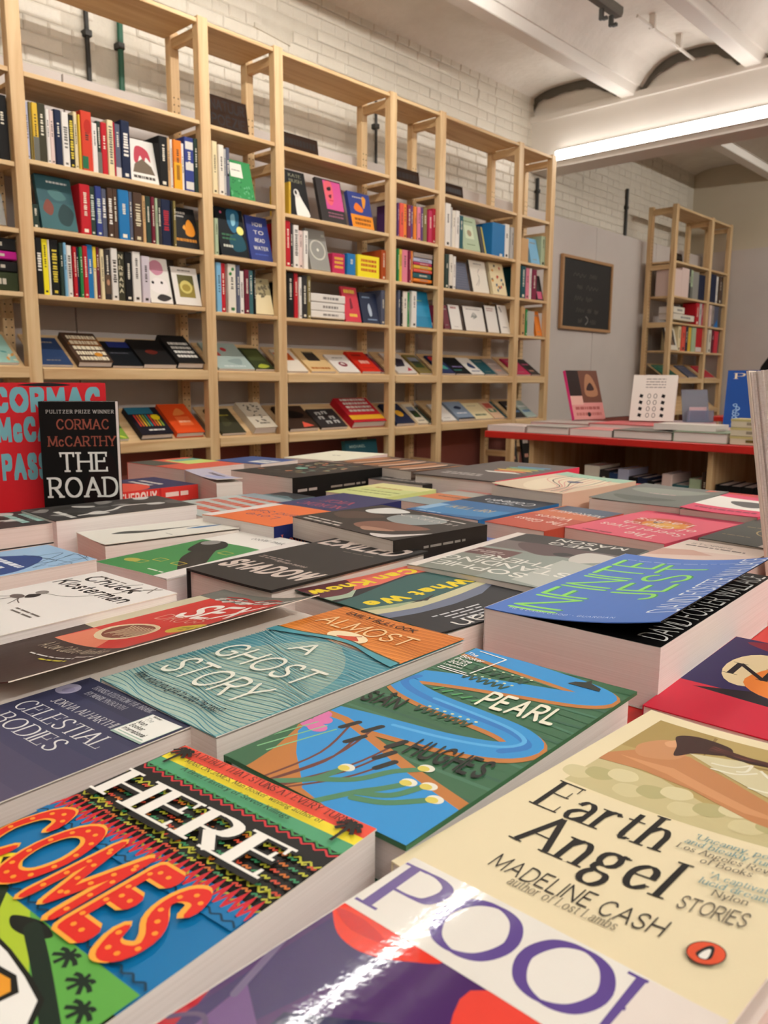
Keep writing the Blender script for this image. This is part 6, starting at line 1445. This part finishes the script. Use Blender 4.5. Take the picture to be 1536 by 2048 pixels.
def e_fl(s):
    r = random.Random(9); s.rect('#282624', 0, 0, 1, 1)
    for k in range(46): s.ell(('#6c8c7c', '#8c7c54', '#b8a47c', '#c87c5c', '#5c6c68')[k % 5], r.uniform(.12, .9), r.uniform(.1, .75), .009, .0045, r.uniform(0, 3), 8)
    s.ell('#7cb4a0', .6, .5, .016, .012); s.line('#8c8470', .0015, (.2, .1), (.4, .4), (.3, .7), (.6, .85))
T_('floral', 'hardback', 'black hardback with small floral print and black spine', .058, '#282624', e_fl, hard=False, spine='#161514', spine_draw=lambda s: (s.rect('#161514', 0, 0, 1, 1), s.words('#8c8478', .4, .8, .5, .07, 2), s.words('#a8a098', .05, .25, .5, .09, 5)))
T_('whitefar', 'paperback', 'cream white notebook-like book at the far edge of the table', .058, '#ecead4', lambda s: s.words('#4c4a40', .4, .55, .5, .03, 1), spine='#24221f')
def e_co(s): s.rect('#4c5048', 0, 0, 1, .4); s.poly('#d85c48', (.5, 0), (1, 0), (1, .5), (.5, .4)); s.poly('#c8d878', (.1, .5), (.6, .45), (.6, 1), (.1, 1)); s.poly('#6ca898', (0, .6), (.3, .55), (.3, 1), (0, 1)); s.poly('#d85c48', (0, .5), (.12, .5), (.12, 1), (0, 1))
T_('coral', 'paperback', 'coral, lime and teal striped paperback at the far corner', .058, '#d85c48', e_co, pages=M_PAGES)
T_('blue', 'paperback', 'blue paperback with a white label at the far edge', .058, '#34508c', lambda s: (s.rect('#dcdcd8', .55, .2, .95, .6), s.words('#34508c', .6, .9, .4, .06, 2)))
T_('lav', 'paperback', 'pale lavender paperback with a lifted cover', .055, '#c4c0d4', lambda s: (s.words('#4c3a54', .3, .7, .6, .2, 1), s.blob('#a8b0d8', (.5, .2), (.9, .3), (.9, .8), (.6, .6))), bend=(.3, 0.080))
def e_th(s): s.rect('#2c2e58', 0, 0, 1, 1); s.ell('#e0503c', .38, .62, .062, .062); s.words('#dcd4cc', .3, .8, .3, .05, 3); s.words('#dcd4cc', .3, .8, .2, .05, 4); s.words('#e8e0d8', .1, .45, .93, .05, 5)
T_('theroux', 'paperback', 'navy paperback with a coral disc and red lettered spine', .028, '#2c2e58', e_th, spine='#d23c34', spine_draw=lambda s: (s.rect('#d23c34', 0, 0, 1, 1), s.text('#f0dcd0', 'bold', 'PAUL THEROUX', .06, .18, .60, .62), s.rect('#b82c2c', .62, 0, .64, 1), s.words('#f0dcd0', .68, .9, .35, .3, 2)))
T_('pinkwhite', 'paperback', 'pink and white paperback with a grey photo of a hat', .04, '#d84468', lambda s: (s.rect('#ece8e0', 0, .18, 1, .72), s.blob('#5a5654', (.1, .4), (.3, .6), (.6, .5), (.7, .35), (.4, .3)), s.words('#8c2440', .1, .9, .82, .05, 3)), bend=(.4, 0.080))
def e_ci(s): s.rect('#4a4c44', 0, 0, 1, 1); s.ell('#b8a06c', .75, .5, .032, .036, 0, 28); s.ell('#4a4c44', .75, .5, .030, .034, 0, 28); s.words('#a8946c', .1, .5, .25, .012, 1); s.words('#a8946c', .15, .5, .62, .012, 2); s.words('#8c8468', .62, .88, .5, .02, 3)
T_('circle', 'paperback', 'dark green grey paperback with a thin gold circle', .042, '#4a4c44', e_ci, bend=(.1, -0.040))
T_('storms', 'paperback', 'pale pink paperback with small dark capitals, behind the thick blue one', .04, '#e0c8bc', lambda s: (s.poly('#ecdcd0', (0, .5), (1, .7), (1, 1), (0, 1)), s.text('#4c3c34', 'light', 'STORIES', .12, .84, .6, .05), s.words('#5c4c44', .1, .8, .76, .03, 2), s.poly('#d0a898', (0, .2), (.6, .5), (.3, .6), (0, .5))))
def e_n(s): s.rect('#2c2450', 0, .3, 1, 1); s.rect('#c0243c', 0, 0, 1, .34); s.ell('#d8c49c', .30, .62, .022, .044); s.blob('#d87a34', (.3, .5), (.5, .8), (.9, .8), (.9, .4), (.5, .35)); s.poly('#1c1820', (.1, .3), (.4, .38), (.7, .26), (.6, .3)); s.blob('#7c1c30', (.1, .95), (.4, 1.0), (.7, .85), (.4, .85))
TB['redN'] = ('A', (.6389, .173, 2, .21, .13, -.235))
T_('redN', 'paperback', 'red and purple paperback with an orange face shape, under the thick blue one', .0145, '#c0243c', lambda s: (e_n(s), s.text('#17131a', 'didot', 'N', .2, .52, .42, .14)), bend=(.3, 0.030))
T_('lime', 'paperback', 'pale lime paperback with small green print', .036, '#ccd48c', lambda s: (s.words('#7c8c4c', .1, .9, .7, .04, 1), s.words('#7c8c4c', .1, .8, .55, .04, 2), s.poly('#e0dc9c', (0, 0), (1, 0), (1, .4), (0, .3)), s.words('#b08c4c', .3, .8, .3, .06, 3)))
T_('pale', 'paperback', 'pale blue grey paperback with scattered red letters', .036, '#b4bcb8', lambda s: ([s.words('#c8543c', .1 + .05 * (i % 2), .9, .15 + i * .16, .09, i + 2) for i in range(5)], s.poly('#8c9ca4', (0, .8), (1, .9), (1, 1), (0, 1))))
T_('tealdark', 'paperback', 'teal and charcoal paperback before the floral hardback', .034, '#5c7c84', lambda s: (s.poly('#2c3034', (0, 0), (1, 0), (1, .5), (.4, .4), (0, .6)), s.words('#1c2024', .2, .8, .5, .06, 3)))
T_('sunset', 'paperback', 'orange and pale blue sunset paperback before the blue sea one', .034, '#a8a8a0', lambda s: (s.rect('#c8784c', 0, .4, 1, .7), s.rect('#8c9ca0', 0, .7, 1, 1), s.rect('#c88c84', 0, 0, 1, .15), s.words('#5c4c44', .2, .8, .5, .04, 2)))
# --- books standing on the table
def upright(name, label, x, y, z, yaw, W, H, T, col, draw, spine=None, spine_draw=None, lean=0, roll=0, hard=False, group=None, pages=None, cat='book'):
    """cover faces along the yaw direction; x,y: foot of the cover at the spine side"""
    t = flat_book(name, label, (x, y, z), (0, 0, 0), W, H, T, col, draw, group, hard=hard, spine=spine, spine_draw=spine_draw, pages=pages or M_PAGEW, cat=cat)
    M = Matrix.Rotation(math.radians(yaw), 4, 'Z') @ Matrix.Rotation(math.radians(roll), 4, 'Y') @ Matrix.Rotation(math.radians(90 - lean), 4, 'X')
    t.rotation_euler = M.to_euler(); return t
def d_road(s):
    s.rect('#0b0a0a', 0, 0, 1, 1); s.blob('#150a0a', (.5, .3), (.9, .6), (1, .2), (.8, 0)); s.text('#b8b4b0', 'slab', 'PULITZER PRIZE WINNER', .09, .91, .97, .025, gap=6, res=2)
    s.text('#8c4a3c', 'slab', 'CORMAC', .22, .79, .9, .072); s.text('#8c4a3c', 'slab', 'McCARTHY', .1, .66, .985, .072); s.text('#dcdcd8', 'slab', 'THE', .24, .465, .86, .14); s.text('#dcdcd8', 'slab', 'ROAD', .08, .265, .985, .145)
def d_roads(s): s.rect('#0c0b0b', 0, 0, 1, 1); s.text('#dcdcd8', 'slab', 'THE ROAD', .55, .3, .96, .42); s.text('#7c3a30', 'slab', 'CORMAC McCARTHY', .06, .34, .48, .3)
upright('paperback', 'black standing paperback with big white serif capitals and dull red name', .556, 1.268, ZT + .002, -37.5, .117, .209, .03, '#0b0a0a', d_road, spine='#0e0d0d', spine_draw=d_roads)
def d_cor(s): s.rect('#c01f28', 0, 0, 1, 1); s.blob('#1c1a1c', (.25, .985), (.5, 1.0), (.7, .985), (.5, .975)); c = '#6fa6b0'; s.text(c, 'fat', 'CORMAC', .06, .82, .96, .13, gap=2); s.text(c, 'fat', 'McCARTHY', .08, .62, .96, .13); s.text(c, 'fat', 'PASSENGER', .1, .36, .98, .14)
def d_cors(s): s.rect('#c03828', 0, 0, 1, 1); s.text('#7ca8ac', 'bold', 'CORMAC McCARTHY', .07, .3, .45, .4); s.ell('#e0a030', .56, .5, .006, .008); s.text('#8cb0ac', 'bold', 'THE PASSENGER', .63, .3, .96, .4)
upright('hardback', 'tall red standing hardback with fat pale teal letters behind the black book', .50, 1.33, ZT + .002, -20, .182, .238, .042, '#c01f28', d_cor, spine='#c03828', spine_draw=d_cors, hard=False)
# thick book standing with its fore-edge to the camera
t = thing('paperback', 'thick book standing upright with its page edges facing the camera', 'book', (.965, .285, ZT + .012), (0, 0, math.radians(-28)))
t.rotation_euler = (math.radians(-10), 0, math.radians(-4))
mb = MB(); mb.box(.0, .15, -.003, 0, 0, .252, hx('#d8cabc')); mb.box(.0, .15, -.09, -.087, 0, .252, hx('#d8cabc')); mb.box(.148, .15, -.09, 0, 0, .252, hx('#d8cabc')); mb.build('cover', M_PRINT, t)
r5 = random.Random(3); n = 30
for k in range(n):
    y = -.0035 - k * .0834 / n; g = .0834 / n
    mb = MB(); a = r5.uniform(0, .004); mb.box(.002 + a, .147, y - g * .9, y, .002, .2505 - r5.uniform(0, .001)); mb.build('page_section', M_PAGES, t)
# ------------------------------------------------------------------ the far red table
table('red topped table with pine side panels before the bookcase end', 3.18, 4.3, -.4, 2.29, (2.045, 1.2, .3))
def slab(label, x, y0, y1, z, T, dx, cover, side, group='books flat on the far red table'):
    t = flat_book('book', label, (x + .003, y1, z + T), (0, 0, math.radians(-90)), y1 - y0, dx, T, cover, lambda s: (s.words('#8a8078', .2, .8, .7, .06, int(x * 50 + y0 * 90)), s.words('#8a8078', .3, .7, .2, .04, 3)), group, hard=T > .03, spine=cover, pages=side); return t
for i, (y0, y1, T, c, lb) in enumerate(((2.07, 2.28, .028, '#cdbcb4', 'pale pink book first in the front row of the far red table'), (1.835, 2.055, .034, '#a8a49c', 'thick grey book second in the front row of the far red table'), (1.625, 1.828, .03, '#d88c88', 'salmon pink book third in the front row of the far red table'), (1.358, 1.617, .036, '#6c6a62', 'dark grey covered book fourth in the front row of the far red table'), (1.137, 1.352, .042, '#8c9c84', 'sage covered thick book fifth in the front row of the far red table'))):
    slab(lb, 3.19, y0, y1, ZT + .001, T, .2, c, M_PAGEW)
slab('pink flat book behind the salmon one on the far red table', 3.42, 1.50, 1.86, ZT + .001, .046, .3, '#c85c60', M_PAGEW)
slab('white flat book lying across the dark grey and sage ones', 3.24, 1.20, 1.46, ZT + .044, .024, .14, '#ded4ca', M_PAGEW)
slab('pinkish flat book behind the sage one on the far red table', 3.42, 1.10, 1.48, ZT + .001, .042, .2, '#c8a8a4', M_PAGEW)
slab('grey flat book beneath the standing pink photo book', 3.45, 1.88, 2.2, ZT + .001, .038, .3, '#b4a8a0', M_PAGEW)
slab('mauve flat book beneath the acrylic holder', 3.72, 1.44, 1.72, ZT + .001, .05, .18, '#b8a0a4', M_PAGEW)
def stand(px, py, pz, W, H, T, col, draw, label, yaw=-43, lean=12, roll=0, name='book', **k): return upright(name, label, px, py, pz, yaw, W, H, T, col, draw, lean=lean, roll=roll, **k)
def d_ph(s): s.rect('#d89490', 0, 0, 1, 1); s.rect('#2c1c18', 0, .48, .38, 1); s.rect('#6c4434', .38, .34, 1, 1); s.blob('#a87858', (.5, .5), (.6, .9), (.8, .85), (.9, .5)); s.blob('#3c2420', (.55, .6), (.7, .75), (.8, .6)); s.rect('#e0b0a4', 0, .3, .38, .48); s.words('#a85c58', .1, .9, .2, .06, 2); s.words('#b86c68', .1, .9, .08, .06, 3); s.ell('#2c1c18', .5, .1, .012)
stand(3.64, 2.06, ZT + .046, .225, .262, .018, '#d83c7c', d_ph, 'standing pink edged book with brown photographs on the far red table', yaw=-15, lean=18)
def d_dots(s):
    s.rect('#e6e0d8', 0, 0, 1, 1)
    for u in (.22, .72):
        for i in range(4): s.ell('#1c1a1a', u, .12 + i * .14, .011, .012, .5, 4)
    for u in (.40, .54):
        for i in range(4):
            s.ell('#2c2a28', u, .12 + i * .14, .0085, .012); s.ell('#e6e0d8', u, .12 + i * .14, .006, .0095)
    for i in range(4): s.words('#8a8480', .3, .75, .9 - i * .06, .02, i)
stand(3.66, 1.775, ZT + .054, .205, .228, .02, '#e6e0d8', d_dots, 'white standing book with black diamonds and rings', yaw=-75, lean=17)
m, nt, b = mat('acrylic'); b.inputs['Base Color'].default_value = (*hx('#b8c4dc'), 1); b.inputs['Transmission Weight'].default_value = .75; b.inputs['Roughness'].default_value = .25; b.inputs['IOR'].default_value = 1.2
t = thing('acrylic_holder', 'bluish clear acrylic leaflet holder on the far red table', 'holder', (3.78, 1.56, ZT + .052), (0, 0, math.radians(-43)))
mb = MB(); mb.box(0, .13, -.004, 0, 0, .155); o = mb.build('back_plate', m, t, (0, .0, 0)); o.rotation_euler = (math.radians(-14), 0, 0)
mb = MB(); mb.box(0, .13, -.046, -.042, 0, .055); mb.box(0, .13, -.046, -.002, 0, .004); mb.build('pocket', m, t)
mb = MB(); mb.box(.02, .1, -.03, -.02, .005, .07); mb.build('leaflet', flat('leaflet_paper', '#d8b8bc'), t)
def d_per(s): s.rect('#1f4c98', 0, 0, 1, 1); s.text('#ecdcb8', 'serif', 'Persia', .12, .86, .9, .09); s.line('#9cc4e8', .004, (.12, .1), (.2, .2), (.12, .28), (.22, .36), (.12, .42)); [s.ell('#9cc4e8', .15 + .04 * (i % 2), .12 + i * .05, .01, .008) for i in range(7)]; [s.ell('#1f4c98', .15 + .04 * (i % 2), .12 + i * .05, .006, .005) for i in range(7)]
stand(3.92, 1.42, ZT + .011, .30, .30, .025, '#1f4c98', d_per, 'tall blue standing book with cream lettering, partly hidden by the page edges', yaw=-75, lean=18, hard=True)
for i in range(3):
    t = thing('card_box', ('white card box at the foot of the little pile by the tall blue book', 'white card box in the middle of the little pile by the tall blue book', 'white card box topmost of the little pile by the tall blue book')[i], 'box', (3.2, 1.128, ZT + .001 + i * .0335), (0, 0, math.radians(-90)), 'pile of small white boxes')
    mb = MB(); mb.box(0, .15, 0, .1, 0, .032, hx('#d8cfb8')); mb.build('tray', M_PRINT, t, bevel=.002)
    mb = MB(); mb.box(-.001, .151, -.001, .101, .024, .0328, hx('#c8bc84')); mb.build('lid', M_PRINT, t)
    mb = MB(); mb.face([(.06, -.0015, .01), (.1, -.0015, .01), (.1, -.0015, .02), (.06, -.0015, .02)], hx('#6a5a2c' if i == 0 else '#a09480')); mb.build('mark', M_PRINT, t)
# books standing under the far table
Y = 1.79
for i, (wd, h, c, ds) in enumerate(((.075, .225, 'ivory', 'wide ivory spine'), (.045, .21, 'charcoal', 'charcoal spine'), (.04, .2, 'navyblue', 'navy spine'), (.05, .22, 'lavender', 'pale lavender spine with red mark'), (.04, .19, 'black', 'black spine'), (.045, .19, 'navy', 'dark navy spine with white letters'), (.03, .18, 'black', 'thin black spine'), (.03, .17, 'silver', 'grey spine'), (.045, .215, 'blush', 'white and red spine'), (.07, .175, 'teal', 'teal spine with white letters'), (.05, .205, 'sage', 'sage cream spine'), (.026, .235, 'brown', 'tall brown spine'))):
    spine_book('%s in the row under the far red table' % ds, (3.27, Y, ZT - .361), wd, h, .2, PAL[c], 'books under the far red table', ds, math.radians(-90), 700 + i); Y -= wd + .0015
Y = 1.195
for i in range(8):
    spine_book(('black boxed volume with white lettering, %s under the far red table' % ('first', 'second', 'third', 'fourth', 'fifth', 'sixth', 'seventh', 'eighth')[i]), (3.27, Y, ZT - .361), .048, .19, .2, '#151414', 'black volumes under the far red table', 'white letters', math.radians(-90), 730 + i); Y -= .0495
# third table and the teal book on the low shelf
t = table('small red topped table far behind the white standing book', 5.6, 6.4, 1.2, 2.15, 'legs')
for i in range(3): slab(('white flat book at the foot of the small far pile', 'white flat book in the middle of the small far pile', 'white flat book topmost of the small far pile')[i], 5.63, 1.78, 1.98, ZT + .001 + i * .043, .042, .2, '#d8cfc6', M_PAGEW, 'small pile on the third table')
flat_book('book', 'teal book with cream letters standing on the lowest shelf of the second wide bay', (3.31, YS + .05, -.650), (math.radians(80), 0, 0), .27, .285, .035, '#2c5c68', lambda s: (s.text('#a8c0b8', 'bold', 'MICHAEL', .12, .84, .62, .05), s.words('#a8c0b8', .12, .3, .6, .06, 2), s.words('#6c949c', .5, .9, .5, .06, 3)), 'books on the lowest shelf', spine='#3c7078')
for i, (x, c, ds) in enumerate(((5.02, 'charcoal', 'dark framed card'), (5.2, 'black', 'black cover'))): flat_book('book', ds + ' on the lowest shelf of the blackboard end bay', (x, YS + .06, -.650), (math.radians(80), 0, 0), .1, .24 + .03 * i, .02, PAL[c], face_art('pale letters', .1, .25, i), 'books on the lowest shelf')
# black jacket hanging at the edge of the view
t = thing('jacket', 'black crumpled jacket hanging at the edge of the view, above the tall blue book', 'jacket', (6.9, 2.07, -.42))
bm = bmesh.new(); r6 = random.Random(11); n, k = 40, 14; vs = []
for j in range(k):
    z = .62 - j * .085; row = []
    for i in range(n):
        a = 6.28318 * i / n; rr = .05 + .17 * min(1, j / 3.5) + .012 * math.sin(5 * a + j) + .018 * math.sin(9 * a + j * 2.1) + (.05 if (j in (6, 9) and 0 < math.sin(a) ) else 0) * abs(math.sin(3 * a))
        row.append(bm.verts.new((rr * .8 * math.cos(a), rr * 1.35 * math.sin(a), z + .012 * math.sin(7 * a))))
    vs.append(row)
for j in range(k - 1):
    for i in range(n): bm.faces.new((vs[j][i], vs[j + 1][i], vs[j + 1][(i + 1) % n], vs[j][(i + 1) % n]))
bm.faces.new(vs[0]); bmesh.ops.recalc_face_normals(bm, faces=bm.faces)
me = bpy.data.meshes.new('body'); bm.to_mesh(me); bm.free(); me.materials.append(M_CLOTH); link('body', me, t)
mb = MB(); mb.tube((0, 0, .6), (0, 0, .66), .012); mb.tube((0, 0, .0), (0, 0, -CZ + .02), .02); mb.tube((0, 0, -CZ + .05), (0, 0, -CZ + .021), .18, 20); mb.build('stand', M_BLACKPIPE, t)
